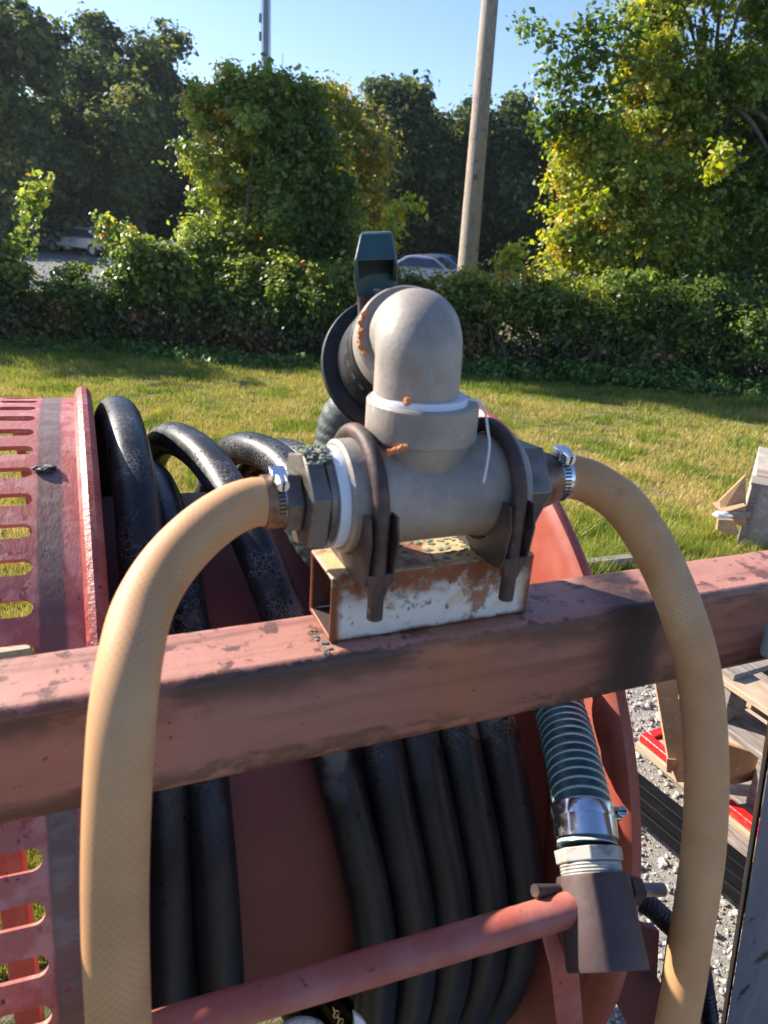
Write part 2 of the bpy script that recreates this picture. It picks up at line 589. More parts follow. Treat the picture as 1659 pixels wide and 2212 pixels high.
crate_mat = mat('peeling_crate_plywood', (.36, .32, .28), .85, 0, [
    dict(color=(.20, .17, .15), cells=16, w=.05, scale=9, lo=.35, hi=.6, stretch=(1, 1, 2.4), amt=.7), dict(color=(.46, .43, .39), scale=12, lo=.45, hi=.65),
    dict(color=(.05, .045, .045), scale=7, lo=.66, hi=.72, off=2)], bump=(60, .0015))
cardboard = mat('brown_cardboard', (.50, .30, .155), .8, 0, [
    dict(color=(.40, .235, .12), scale=9, lo=.4, hi=.7), dict(color=(.60, .40, .22), scale=30, lo=.55, hi=.7, stretch=(1, 4, 1))], bump=(14, .003))
red_tape = mat('glossy_red_tape', (.62, .02, .018), .3, 0, [dict(color=(.75, .10, .05), scale=24, lo=.5, hi=.65)], bump=(60, .002))
white_cloth = mat('white_plastic', (.72, .72, .70), .45)
pole_mat = mat('weathered_pole_wood', (.36, .29, .225), .85, 0, [
    dict(color=(.24, .19, .15), scale=5, lo=.42, hi=.66, stretch=(6, 6, .25)), dict(color=(.44, .39, .33), scale=9, lo=.5, hi=.7, stretch=(7, 7, .3)),
    dict(color=(.10, .06, .04), scale=6, lo=.66, hi=.70)], bump=(20, .006, (4, 4, .3)))
tower_mat = mat('blue_grey_tower', (.17, .20, .26), .5, .3)
bark = mat('dark_bark', (.11, .09, .075), .9, 0, [dict(color=(.20, .17, .145), scale=9, lo=.45, hi=.65, stretch=(3, 3, .6))], bump=(14, .01))
orange_mud = mat('orange_mud', (.52, .17, .05), .9, 0, [dict(color=(.62, .27, .12), scale=150, lo=.45, hi=.6)], bump=(300, .001))
lichen = mat('grey_green_lichen', (.16, .19, .155), .9, 0, [dict(color=(.32, .33, .24), scale=160, lo=.45, hi=.6)], bump=(260, .002))
thread_mat = mat('white_thread', (.74, .73, .70), .8)

# tan hose: a faint braid pattern across UVs
nt = tan.node_tree
tcu = nn(nt, 'ShaderNodeTexCoord')
su = nn(nt, 'ShaderNodeSeparateXYZ')
link(nt, tcu.outputs['UV'], su.inputs[0])
A = math2(nt, 'MULTIPLY', su.outputs[0], 22 * 2 * math.pi)
Bv = math2(nt, 'MULTIPLY', su.outputs[1], 1020.0)
s1 = math2(nt, 'SINE', math2(nt, 'ADD', A, Bv), 0)
s2 = math2(nt, 'SINE', math2(nt, 'SUBTRACT', A, Bv), 0)
br = maprange(nt, math2(nt, 'ADD', s1, s2), .5, 1.9)
bs = nt.nodes['Principled BSDF']
src = bs.inputs['Base Color'].links[0].from_socket
pn = noise(nt, tcu.outputs['Object'], 12, 3)
fac = math2(nt, 'MULTIPLY', math2(nt, 'MULTIPLY', br, maprange(nt, pn, .30, .62)), .42)
link(nt, mixc(nt, fac, src, (.27, .155, .07)), bs.inputs['Base Color'])
bs.inputs['Subsurface Weight'].default_value = 0.0

# suction hose: green wall with pale helix
suction = mat('green_suction_hose', (.03, .10, .10), .35)
nt = suction.node_tree
tcu = nn(nt, 'ShaderNodeTexCoord')
su = nn(nt, 'ShaderNodeSeparateXYZ')
link(nt, tcu.outputs['UV'], su.inputs[0])
ph = math2(nt, 'ADD', math2(nt, 'MULTIPLY', su.outputs[1], 2 * math.pi / .0104), math2(nt, 'MULTIPLY', su.outputs[0], 2 * math.pi))
hx = maprange(nt, math2(nt, 'SINE', ph, 0), .45, .8)
nz = noise(nt, tcu.outputs['Object'], 60, 3)
gc = mixc(nt, maprange(nt, nz, .4, .7), (.018, .072, .075), (.05, .125, .12))
link(nt, mixc(nt, hx, gc, (.60, .62, .56)), nt.nodes['Principled BSDF'].inputs['Base Color'])

# ------------------------------------------------------------------ ground, gravel sheet
lawn_mat = mat('lawn_soil_and_thatch', (.10, .105, .035), .95, 0, [
    dict(color=(.20, .16, .07), scale=1.3, lo=.40, hi=.62), dict(color=(.06, .085, .022), scale=3.1, lo=.5, hi=.7, off=3),
    dict(color=(.24, .20, .10), scale=38, lo=.52, hi=.66, off=5, amt=.6), dict(color=(.05, .06, .02), scale=55, lo=.55, hi=.66, off=8, amt=.7)],
    bump=(45, .03))
mb = MB()
ys = [-60, -10, -2, 0, 1, 2, 3, 4, 5, 6, 7, 8, 9, 10, 11, 12, 14, 17, 20, 24, 28, 34, 50, 80, 150, 400, 1200]
xs = [-1200, -300, -60, -20, -8, -4, -2, 0, 2, 4, 8, 20, 60, 300, 1200]
vs = [(x, y, ground_z(y) + (.0 if y < 6 else .0)) for y in ys for x in xs]
nx = len(xs)
mb.add(vs, [(j * nx + i, j * nx + i + 1, (j + 1) * nx + i + 1, (j + 1) * nx + i) for j in range(len(ys) - 1) for i in range(nx - 1)])
tag(mb.build('ground', lawn_mat, smooth=False), 'sloping mown lawn with green and straw coloured patches', 'lawn', kind='structure')
gravel_mat = mat('gravel_fines', (.36, .335, .30), .95, 0, [
    dict(color=(.24, .22, .20), scale=50, lo=.45, hi=.62), dict(color=(.48, .46, .42), scale=130, lo=.5, hi=.65)], bump=(160, .012))


def gravel_edge(x):
    return 2.9 + .45 * x


mb = MB()
g0 = .004
pts = []
N = 40
row0, row1 = [], []
for i in range(N + 1):
    x = .05 + 6 * i / N
    row0.append((x - .25 * 0, -2.5, g0))
    row1.append((x, gravel_edge(min(x, 2.0)) + .04 * math.sin(i * 1.7) + .03 * math.sin(i * 3.1), g0))
# two rows so it follows the slope
mid = [(p[0], .0, g0) for p in row0]
vs, fs = [], []
rows = [row0, mid] + [[(q[0], min(q[1], yy), g0 + ground_z(min(q[1], yy))) for q in row1] for yy in (1, 2, 2.5, 2.95, 3.0, 3.05, 3.3, 3.6, 4.2)]
for r_ in rows:
    vs += r_
for j in range(len(rows) - 1):
    for i in range(N):
        a = j * (N + 1) + i
        fs.append((a, a + 1, a + N + 2, a + N + 1))
mb.add(vs, fs)
tag(mb.build('gravel_yard', gravel_mat, smooth=False), 'crushed limestone yard under the pallets', 'gravel yard', kind='structure')
asphalt = mat('sunlit_asphalt', (.16, .16, .165), .9, 0, [dict(color=(.11, .11, .11), scale=2, lo=.4, hi=.6)])
mb = MB().add([(-60, 28.3, -1.896), (60, 28.3, -1.896), (60, 29, -1.896), (-60, 29, -1.896), (60, 52, -1.896), (-60, 52, -1.896)], [(0, 1, 2, 3), (3, 2, 4, 5)])
tag(mb.build('parking_lot', asphalt, smooth=False), 'asphalt car park beyond the hedge', 'car park', kind='structure')

# gravel stones
stone_mat = leaf_mat('limestone_pieces', [(0, (.18, .16, .14)), (.35, (.33, .305, .27)), (.7, (.45, .425, .38)), (1, (.58, .56, .52))], trans=0.0, rough=.85, spec=.3)
iv, itf = ico(1)
iv = np.array(iv)
itf = np.array(itf)
NS = 34000
sx = RNG.uniform(.1, 2.6, NS)
sy = RNG.uniform(.75, 4.2, NS)
k = sy < np.array([gravel_edge(min(x, 2.0)) for x in sx]) - .03
sx, sy = sx[k], sy[k]
NS = len(sx)
size = np.clip(np.exp(RNG.normal(math.log(.0041), .55, NS)), .0022, .017)
vv = iv[None] * (1 + RNG.uniform(-.28, .28, (NS, len(iv), 1)))
vv = vv * RNG.uniform(.6, 1.25, (NS, 1, 3)) * size[:, None, None]
an = RNG.uniform(0, 6.28, NS)
ca, sa = np.cos(an)[:, None], np.sin(an)[:, None]
vv = np.stack([vv[..., 0] * ca - vv[..., 1] * sa, vv[..., 0] * sa + vv[..., 1] * ca, vv[..., 2] * .75], -1)
cz = np.array([ground_z(y) for y in sy]) + .004 + size * .35
vv = vv + np.stack([sx, sy, cz], -1)[:, None]
tri = vv[:, itf].reshape(-1, 3)
tt = np.repeat(np.clip(RNG.normal(.55, .22, NS), 0, 1), len(itf))
o = raw_mesh('gravel_stones', tri, None, stone_mat, tt, quads=False)
tag(o, 'loose pale limestone chips covering the yard', 'gravel', kind='stuff')


# ------------------------------------------------------------------ grass
def vnoise(x, y, s, seed):
    rs = np.random.default_rng(seed)
    G = rs.random((64, 64))
    X, Y = x / s, y / s
    i, j = np.floor(X).astype(int), np.floor(Y).astype(int)
    u, v = X - i, Y - j
    u, v = u * u * (3 - 2 * u), v * v * (3 - 2 * v)
    g = lambda a, b: G[a % 64, b % 64]
    return (g(i, j) * (1 - u) + g(i + 1, j) * u) * (1 - v) + (g(i, j + 1) * (1 - u) + g(i + 1, j + 1) * u) * v


grass_mat = leaf_mat('grass_blades', [(0, (.07, .13, .016)), (.30, (.15, .22, .03)), (.50, (.28, .30, .06)), (.72, (.46, .38, .13)), (1, (.62, .50, .25))], trans=.30, rough=.5, spec=.4)


def blades(name, x, y, hgt, wid, tint, lean=.5):
    n = len(x)
    z = np.array([ground_z(q) for q in y])
    a = RNG.uniform(0, 6.283, n)
    b = RNG.uniform(0, 6.283, n)
    l = RNG.uniform(0, lean, n) * hgt
    base = np.stack([x, y, z - .003], -1)
    w = np.stack([np.cos(a) * wid, np.sin(a) * wid, np.zeros(n)], -1) * .5
    tip = base + np.stack([np.cos(b) * l, np.sin(b) * l, hgt], -1)
    V = np.stack([base - w, base + w, tip], 1).reshape(-1, 3)
    return raw_mesh(name, V, None, grass_mat, tint, quads=False)


NB = 520000
d = np.exp(RNG.uniform(math.log(1.4), math.log(12.6), NB))
ang = RNG.uniform(rad(-38), rad(38), NB)
gx, gy = d * np.sin(ang), d * np.cos(ang)
onlawn = ~((gx > .08) & (gy < np.array([gravel_edge(min(v, 2.0)) for v in gx]) + RNG.normal(0, .04, NB)))
gx, gy, d = gx[onlawn], gy[onlawn], d[onlawn]
n1 = vnoise(gx + 40, gy + 40, .55, 1)
n2 = vnoise(gx + 40, gy * 1.6 + 40, .17, 2)
n3 = vnoise(gx + 40, gy * .8 + 40, 2.1, 3)
hh = (.016 + .022 * n2 + .012 * n1) * RNG.uniform(.5, 1.35, len(gx)) * (1 + .05 * d)
tint = .19 + .62 * (n1 * .45 + n2 * .25 + n3 * .5) + RNG.normal(0, .12, len(gx))
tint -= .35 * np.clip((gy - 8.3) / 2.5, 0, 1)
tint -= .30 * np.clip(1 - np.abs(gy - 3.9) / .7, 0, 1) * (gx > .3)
dead = (n2 < .22) & (n1 < .5)
hh[dead] *= .4
tint[dead] += .25
greenp = vnoise(gx + 60, gy + 60, .28, 8) > .68
tint[greenp] -= .24
hh[greenp] *= 1.35
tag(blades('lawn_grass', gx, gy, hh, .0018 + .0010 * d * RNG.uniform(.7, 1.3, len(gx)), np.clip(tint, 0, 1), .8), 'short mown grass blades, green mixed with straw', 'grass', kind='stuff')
# long grass along the gravel edge and around the crate
n = 26000
gx = RNG.uniform(.2, 3.2, n)
gy = np.array([gravel_edge(min(v, 2.0)) for v in gx]) + np.abs(RNG.normal(.0, .34, n)) + .02
cl = vnoise(gx + 9, gy + 9, .09, 5)
keep = cl > .38
gx, gy, cl = gx[keep], gy[keep], cl[keep]
tag(blades('long_grass', gx, gy, (.045 + .10 * cl) * RNG.uniform(.5, 1.3, len(gx)), np.full(len(gx), .0065), np.clip(.24 + .4 * (1 - cl) + RNG.normal(0, .16, len(gx)), 0, 1), .9),
    'longer unmown green grass beside the timber edging', 'long grass', kind='stuff')

# ------------------------------------------------------------------ foliage
def leafcloud(name, c, nrm, size, m, tint, parent=None, aspect=.62):
    n = len(c)
    nrm = nrm / (np.linalg.norm(nrm, axis=1)[:, None] + 1e-9)
    r = RNG.normal(size=(n, 3))
    u = np.cross(nrm, r)
    u /= np.linalg.norm(u, axis=1)[:, None] + 1e-9
    v = np.cross(nrm, u)
    s = (size * np.clip(np.exp(RNG.normal(-.03, .33, n)), .4, 2.0))[:, None] * .5
    fold = nrm * s * .28
    V = np.stack([c - u * s, c + v * s * aspect + fold, c + u * s, c - v * s * aspect + fold], 1).reshape(-1, 3)
    ob = raw_mesh(name, V, None, m, np.clip(tint, 0, 1), quads=True)
    if parent:
        ob.parent = parent
    return ob


def crown_points(lobes, n_clump, per, rc, droop=0.0, shell=.55):
    """clumps of leaves spread through ellipsoid lobes"""
    L = np.array(lobes, float)
    sub = []
    for q in L:
        for _ in range(9):
            g = RNG.normal(size=3) + np.array([0, 0, .25])
            g /= np.linalg.norm(g)
            k_ = RNG.uniform(.26, .5)
            sub.append([*(q[:3] + g * q[3:6] * RNG.uniform(.55, 1.0)), *(q[3:6] * k_ * RNG.uniform(.8, 1.25, 3))])
    L = np.concatenate([L * np.array([1, 1, 1, .8, .8, .8]), np.array(sub)])
    vol = (L[:, 3] * L[:, 4] * L[:, 5]) ** (2 / 3)
    vol[:len(lobes)] *= .45
    pick = RNG.choice(len(L), n_clump, p=vol / vol.sum())
    dv = RNG.normal(size=(n_clump, 3))
    dv /= np.linalg.norm(dv, axis=1)[:, None]
    rr = shell + (1.12 - shell) * RNG.random(n_clump) ** 1.0
    cc = L[pick, :3] + dv * L[pick, 3:6] * rr[:, None]
    k = RNG.integers(per // 2, per * 3 // 2, n_clump)
    idx = np.repeat(np.arange(n_clump), k)
    csz = rc * RNG.uniform(.5, 1.4, n_clump)
    off = RNG.normal(size=(len(idx), 3)) * csz[idx][:, None] * np.array([.6, .6, .38])
    P = cc[idx] + off
    P[:, 2] -= droop * np.abs(off[:, 0]) * .5
    nr = dv[idx] * .5 + off / (csz[idx][:, None]) * .4 + RNG.normal(size=(len(idx), 3)) * .55 + np.array([0, 0, .55])
    ct = RNG.normal(0, 1, n_clump)
    return P, nr, ct[idx], cc, pick


def tree(name, label, cat, lobes, base, m, n_clump, per, rc, leaf, tmean, tvar, group=None, trunk_r=.12, shell=.55, top=None, branches=14, extra=None):
    t = empty(name, label, cat, loc=base, group=group)
    b = np.array(base, float)
    P, nr, ct, cc, pick = crown_points(lobes, n_clump, per, rc, shell=shell)
    tt = tmean + tvar * .55 * ct + RNG.normal(0, tvar * .6, len(P))
    if extra is not None:
        tt = tt + extra(P)
    leafcloud('crown', P - b, nr, leaf, m, tt, t)
    L = np.array(lobes, float)
    mbt = MB()
    core = L[:, :3].mean(0)
    top = np.array(top, float) if top is not None else core
    trunk = smooth_path([b, b * .55 + top * .45 + RNG.normal(0, .06, 3) * trunk_r * 3, top], 14)
    mbt.tube(trunk - b, np.linspace(trunk_r, trunk_r * .3, 14), 9)
    for i in range(branches):
        q = cc[RNG.integers(len(cc))]
        s = trunk[RNG.integers(5, 13)]
        mid_ = (s + q) / 2 + np.array([0, 0, .12 * np.linalg.norm(q - s)])
        mbt.tube(smooth_path([s, mid_, q], 8) - b, np.linspace(trunk_r * .32, trunk_r * .05, 8), 6)
    mbt.build('trunk', bark, t)
    return t


far_leaf = leaf_mat('far_leaves', [(0, (.018, .036, .018)), (.4, (.045, .075, .028)), (.75, (.10, .135, .04)), (1, (.20, .18, .05))], trans=.42, rough=.65, spec=.3)
vine_leaf = leaf_mat('vine_leaves', [(0, (.028, .055, .016)), (.4, (.08, .13, .03)), (.75, (.21, .26, .055)), (.97, (.30, .30, .06)), (1, (.42, .22, .05))], trans=.48, rough=.42, spec=.5)
maple_leaf = leaf_mat('lit_tree_leaves', [(0, (.025, .055, .014)), (.35, (.08, .135, .024)), (.65, (.20, .25, .036)), (.9, (.36, .34, .06)), (1, (.42, .23, .05))], trans=.45, rough=.42)
autumn_leaf = leaf_mat('autumn_leaves', [(0, (.05, .08, .02)), (.4, (.13, .16, .03)), (.75, (.27, .25, .05)), (1, (.40, .20, .05))], trans=.35, rough=.5)
brown_leaf = leaf_mat('brown_undergrowth', [(0, (.02, .03, .012)), (.5, (.07, .07, .025)), (.8, (.17, .10, .035)), (1, (.30, .14, .04))], trans=.28, rough=.5)


def lobe(px, py, Y, rpx, rpy, depth=None):
    """ellipsoid seen at a picture position, standing at real distance Y"""
    c = on_y(px, py, Y)
    s = Y / FPX / .93
    rx, rz = rpx * s, rpy * s
    return (c[0], c[1], c[2], rx, depth if depth else (rx + rz) * .5, rz)


FZ = -1.9
# far trees along the back of the car park
far = [
    ('far_tree', 'tall dark tree farthest left with a pale sunlit top', [lobe(40, 200, 46, 120, 150), lobe(-60, 330, 46, 130, 180), lobe(90, 380, 45, 110, 130)], (-23, 47), .42, .22),
    ('far_tree', 'tallest dark tree behind the white car on the left', [lobe(205, 160, 54, 105, 110), lobe(170, 290, 53, 100, 150), lobe(240, 400, 52, 110, 110)], (-20, 54), .28, .18),
    ('far_tree', 'round topped dark tree between the tallest tree and the vine covered tree', [lobe(360, 190, 56, 75, 92), lobe(350, 320, 55, 110, 140), lobe(400, 430, 54, 90, 90)], (-15, 56), .30, .18),
    ('far_tree', 'lighter green smaller tree in front of the dark left trees', [lobe(285, 290, 48, 60, 110), lobe(240, 420, 48, 80, 80)], (-15, 48), .50, .2),
    ('far_tree', 'dark tree with pointed top just left of the utility pole', [lobe(880, 260, 50, 75, 85), lobe(850, 370, 50, 90, 110), lobe(930, 420, 50, 90, 120)], (1.5, 51), .30, .2),
    ('far_tree', 'dark rounded tree directly behind the utility pole', [lobe(1000, 330, 52, 80, 110), lobe(1010, 470, 51, 100, 100)], (6, 52), .26, .18),
    ('far_tree', 'dark tree between the utility pole and the yellow green tree', [lobe(1090, 330, 50, 60, 105), lobe(1110, 460, 49, 70, 110), lobe(1190, 430, 50, 80, 130)], (10, 50), .20, .16),
    ('far_tree', 'pale olive tree between the vine covered tree and the pole', [lobe(735, 300, 47, 60, 95), lobe(760, 420, 47, 90, 100)], (-2.5, 48), .62, .2),
    ('far_tree', 'dark tree far behind the large tree at the right edge', [lobe(1400, 350, 52, 160, 160), lobe(1600, 380, 52, 150, 170)], (19, 52), .25, .18),
]
for nm, lb, lobes, (bx, by), tm, tv in far:
    lobes = [(a_, b_, c_ - .10 * f_, d_ * .90, e2, f_ * .88) for a_, b_, c_, d_, e2, f_ in lobes]
    tree(nm, lb, 'tree', lobes, (bx, by, FZ), far_leaf, 900, 55, .62, .32, tm + .14, tv + .14, group='trees behind the car park', trunk_r=.35, shell=.35)
# low dark brush closing the view at the back of the lot
L = [lobe(x, 495 + (x - 500) * .05, 53, 120, 60, 2.2) for x in range(-150, 1850, 110)]
P, nr, ct, cc, pk = crown_points(L, 2000, 50, 1.0, shell=.2)
tag(leafcloud('woodland_edge', P, nr, .42, far_leaf, .22 + .1 * ct + RNG.normal(0, .12, len(P))), 'dark undergrowth along the back of the car park', 'undergrowth', kind='stuff')

# autumn tree beside the vine covered tree
tree('autumn_tree', 'pale yellow green tree with some orange leaves right of the vine covered tree', 'tree',
     [lobe(745, 330, 17, 70, 90), lobe(790, 400, 17, 55, 80), lobe(720, 260, 17, 55, 60), lobe(780, 470, 17, 60, 60)], (-.6, 17, -1.1), autumn_leaf, 330, 55, .28, .085, .52, .26, trunk_r=.09, shell=.4)
# vine covered tree, centre left
vt = [lobe(560, 255, 12.7, 85, 75), lobe(640, 270, 12.9, 60, 60), lobe(475, 235, 12.7, 50, 62), lobe(450, 330, 12.5, 55, 70), lobe(560, 360, 12.8, 110, 80), lobe(660, 340, 12.9, 80, 75),
      lobe(470, 430, 12.4, 50, 60), lobe(590, 470, 12.4, 120, 90), lobe(690, 420, 12.8, 65, 80), lobe(445, 530, 11.9, 45, 62), lobe(520, 600, 12.1, 80, 80), lobe(650, 580, 12.4, 90, 100), lobe(720, 520, 12.7, 60, 80), lobe(430, 640, 11.6, 60, 60), lobe(540, 690, 11.5, 90, 60), lobe(680, 680, 11.6, 80, 60)]


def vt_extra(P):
    # leaf tint rises towards the left of this tree, with raised bands across it
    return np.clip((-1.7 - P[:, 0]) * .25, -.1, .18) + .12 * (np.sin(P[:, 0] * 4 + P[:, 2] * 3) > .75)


tree('vine_covered_tree', 'bushy tree smothered in glossy vines left of centre behind the lawn', 'tree', vt, (-2.2, 12.8, -.66), vine_leaf, 1900, 60, .15, .068, .47, .21,
     trunk_r=.11, shell=.5, top=on_y(560, 180, 12.8), branches=26, extra=vt_extra)
# sprigs on the top of the vine tree
mbs = MB()
sp = []
for (x0, y0, x1, y1) in [(585, 220, 572, 128), (640, 225, 655, 160), (600, 220, 622, 150), (500, 220, 480, 165), (535, 215, 540, 150), (690, 250, 700, 205), (660, 215, 690, 190), (430, 230, 415, 180)]:
    a, b = on_y(x0, y0, 12.7), on_y(x1, y1, 12.6)
    pth = smooth_path([a, (a + b) / 2 + RNG.normal(0, .03, 3), b], 9)
    mbs.tube(pth, np.linspace(.008, .003, 9), 5)
    for q in pth[2:]:
        for _ in range(9):
            sp.append(q + RNG.normal(0, .055, 3))
vtt = tag(mbs.build('vine_sprigs', bark), 'thin upright sprigs growing out of the vine covered tree top', 'twigs', kind='stuff')
leafcloud('leaf_sprays', np.array(sp), RNG.normal(size=(len(sp), 3)), .085, vine_leaf, RNG.uniform(.3, .7, len(sp)), vtt)

# large tree, right
rt = [lobe(1340, 300, 13.2, 95, 45), lobe(1290, 400, 12.8, 95, 85), lobe(1240, 470, 12.6, 70, 80), lobe(1260, 570, 12.4, 95, 70), lobe(1420, 470, 12.9, 120, 120), lobe(1430, 230, 13.4, 90, 80),
      lobe(1400, 130, 13.2, 60, 50), lobe(1480, 50, 13.4, 85, 70), lobe(1610, 100, 13.6, 80, 100), lobe(1640, 330, 13.7, 60, 70), lobe(1600, 500, 13.2, 110, 110), lobe(1500, 330, 13.6, 70, 90),
      lobe(1480, 640, 12.6, 120, 70), lobe(1330, 660, 12.1, 95, 50), lobe(1730, 230, 13.5, 90, 200), lobe(1530, -60, 13.6, 130, 80), lobe(1750, 600, 13, 100, 130)]


def rt_sun_shade(P):
    return np.clip((4.9 - P[:, 0]) * .16, -.30, .20)  # sunlit left and shaded right of the crown put into the leaf tint


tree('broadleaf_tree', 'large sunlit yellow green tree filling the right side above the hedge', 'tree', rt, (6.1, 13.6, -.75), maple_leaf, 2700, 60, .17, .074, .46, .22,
     trunk_r=.16, shell=.55, top=on_y(1510, 60, 13.6), branches=40, extra=rt_sun_shade)
mbs = MB()
sp = []
for pts_ in [[(1420, 140), (1300, 110), (1200, 75), (1122, 42)], [(1330, 120), (1250, 130), (1200, 150), (1168, 170)], [(1300, 120), (1225, 180), (1200, 240), (1192, 290)],
             [(1380, 170), (1290, 200), (1240, 240), (1205, 250)], [(1400, 90), (1330, 50), (1290, 40), (1250, 60)], [(1350, 240), (1250, 260), (1190, 270), (1155, 262)]]:
    pth = smooth_path([on_y(x, y, 12.6) for x, y in pts_], 16)
    mbs.tube(pth, np.linspace(.022, .005, 16), 5)
    for i, q in enumerate(pth[2:]):
        for _ in range(34):
            sp.append(q + RNG.normal(0, .085 + .006 * (14 - i), 3) - np.array([0, 0, abs(RNG.normal(0, .06))]))
br_ = tag(mbs.build('overhanging_branch', bark), 'leafy branches reaching left into the sky from the large right tree', 'branch')
leafcloud('leaf_sprays', np.array(sp), RNG.normal(size=(len(sp), 3)) + np.array([0, 0, .6]), .088, maple_leaf, RNG.normal(.30, .16, len(sp)), br_)


# hedge along the lawn
def hedge(name, label, segs, m, n, leaf, tm, tv, rc=.16, extra=None, shell=.45):
    P, nr, ct, cc, pk = crown_points(segs, n, 60, rc, shell=shell)
    tt = tm + tv * .5 * ct + RNG.normal(0, tv * .7, len(P))
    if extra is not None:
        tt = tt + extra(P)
    o = leafcloud(name, P, nr, leaf, m, tt)
    return o


hl = []
for x in np.arange(-9.5, -1.4, .5):
    hl.append((x, 11.3 + RNG.normal(0, .12), .10 + .08 * RNG.normal() - .33 * (-6.3 < x < -3.9), .50, .45, .84))
hl.append((-3.9, 11.2, .95, .35, .3, .28))
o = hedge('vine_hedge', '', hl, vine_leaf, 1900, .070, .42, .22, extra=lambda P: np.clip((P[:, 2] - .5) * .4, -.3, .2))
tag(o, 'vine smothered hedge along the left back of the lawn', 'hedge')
hl = []
for x in np.arange(-1.6, 3.2, .45):
    hl.append((x, 11.3 + RNG.normal(0, .1), .10 + .07 * RNG.normal(), .48, .45, .68))
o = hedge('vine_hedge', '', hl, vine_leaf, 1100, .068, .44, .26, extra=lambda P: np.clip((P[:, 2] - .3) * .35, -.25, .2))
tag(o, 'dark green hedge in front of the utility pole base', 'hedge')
hl = []
for x in np.arange(3.1, 9.6, .5):
    hl.append((x, 11.1 + RNG.normal(0, .12), -.0 + .14 * RNG.normal(), .5, .5, .85))
o = hedge('bramble_hedge', '', hl, vine_leaf, 1700, .064, .46, .22)
tag(o, 'olive green bramble hedge under the large right tree', 'hedge')
hl = [(x, 10.95 + RNG.normal(0, .06), -.36, .42, .3, .40) for x in np.arange(-7, 8, .5)]
o = hedge('dry_undergrowth', '', hl, brown_leaf, 1300, .058, .46, .25, extra=lambda P: .2 * (np.sin(P[:, 0] * 2.3) > .3))
tag(o, 'brownish twiggy undergrowth along the foot of the hedge', 'undergrowth', kind='stuff')
weed_leaf = leaf_mat('weed_leaves', [(0, (.03, .07, .015)), (.5, (.06, .13, .025)), (1, (.13, .19, .04))], trans=.3, rough=.45)
hl = [(x, 10.45 + .2 * math.sin(x) - .06 * (x > 2) * (x - 2), -.46, .45, .35, .10 + .14 * (x > 1)) for x in np.arange(-7, 9, .4)] + [(5.3, 9.9, -.35, .5, .35, .28), (6.0, 9.8, -.3, .6, .4, .3)]
o = hedge('low_weeds', '', hl, weed_leaf, 1200, .055, .6, .25, rc=.13, shell=.2)
tag(o, 'low bright green weeds between lawn and hedge', 'weeds', kind='stuff')
# twigs in the undergrowth
mbs = MB()
for _ in range(170):
    x = RNG.uniform(-4.5, 6)
    a = np.array([x, 10.75 + RNG.uniform(-.15, .25), -.5])
    q = a + np.array([RNG.normal(0, .35), RNG.normal(-.05, .12), RNG.uniform(.3, 1.0)])
    mbs.tube(smooth_path([a, (a + q) / 2 + RNG.normal(0, .07, 3), q], 6), np.linspace(.007, .003, 6), 4, caps=False)
tag(mbs.build('bare_twigs', mat('pale_twigs', (.13, .10, .08), .9)), 'bare grey twigs poking out of the hedge foot', 'twigs', kind='stuff')
# sapling at the left edge
t = empty('sapling', 'thin sapling with orange tipped leaves rising above the left hedge', 'sapling', loc=(-5.6, 11.9, -.55))
b0 = np.array([-5.6, 11.9, -.55])
pth = smooth_path([on_y(45, 600, 11.9), on_y(60, 480, 11.8), on_y(92, 385, 11.7)], 20)
mb = MB()
mb.tube(pth - b0, np.linspace(.018, .005, 20), 6)
sp = []
for q in pth[5:]:
    for _ in range(16):
        sp.append(q + RNG.normal(0, .10, 3) * np.array([1, 1, .7]))
for (x, y) in [(60, 440), (75, 420)]:
    c = on_y(x, y, 11.7)
    for _ in range(70):
        sp.append(c + RNG.normal(0, .10, 3))
mb.build('stem', bark, t)
sp = np.array(sp)
leafcloud('leaves', sp - b0, RNG.normal(size=(len(sp), 3)), .09, vine_leaf, np.clip(.5 + .3 * (sp[:, 2] - sp[:, 2].mean()) + RNG.normal(0, .2, len(sp)), 0, 1), t)
# bright shoots sticking out
for i, (pts_, lb) in enumerate([([(850, 520), (845, 470), (880, 445), (900, 448)], 'bright green shoot rising beside the green valve handle'),
                                ([(1085, 580), (1105, 550), (1120, 540)], 'small bright leafy shoot right of the utility pole base'),
                                ([(1568, 330), (1555, 345), (1540, 372)], 'yellow sunlit twig hanging in front of the right tree')]):
    Y = 11.4 if i < 2 else 10.5
    pth = smooth_path([on_y(x, y, Y) for x, y in pts_], 12)
    mb = MB().tube(pth, np.linspace(.010, .004, 12), 5)
    o = tag(mb.build('leafy_shoot', bark), lb, 'shoot')
    sp = np.concatenate([q + RNG.normal(0, .075, (26, 3)) for q in pth])
    leafcloud('leaves', sp, RNG.normal(size=(len(sp), 3)) + np.array([-.5, .2, .5]), .085, maple_leaf, RNG.normal(.70, .12, len(sp)), o)
# off-frame tree left, whose shade lies over the left of the lawn
tree('hedgerow_tree', 'hedgerow tree at the left end of the lawn, mostly outside the view', 'tree',
     [(-9.2, 11.6, 2.0, 1.5, 1.3, 1.7), (-10.2, 11.9, 1.0, 1.3, 1.2, 1.4)], (-9.4, 11.9, -.56), vine_leaf, 420, 55, .3, .12, .35, .2, trunk_r=.12, branches=8)

tree('added_shade_tree', 'unseen slender tree added outside the left edge to cast long shade across the lawn', 'tree',
     [(-9.9, 16.2, 9.4, .8, .8, .9), (-10.0, 16.2, 8.3, .8, .8, .9), (-9.9, 16.1, 7.4, .6, .6, .6)], (-9.9, 16.2, -1.0), far_leaf, 260, 55, .22, .12, .4, .2, trunk_r=.10, branches=6, shell=.1)  # added out of view, narrow crown shaped for its shadow on the lawn

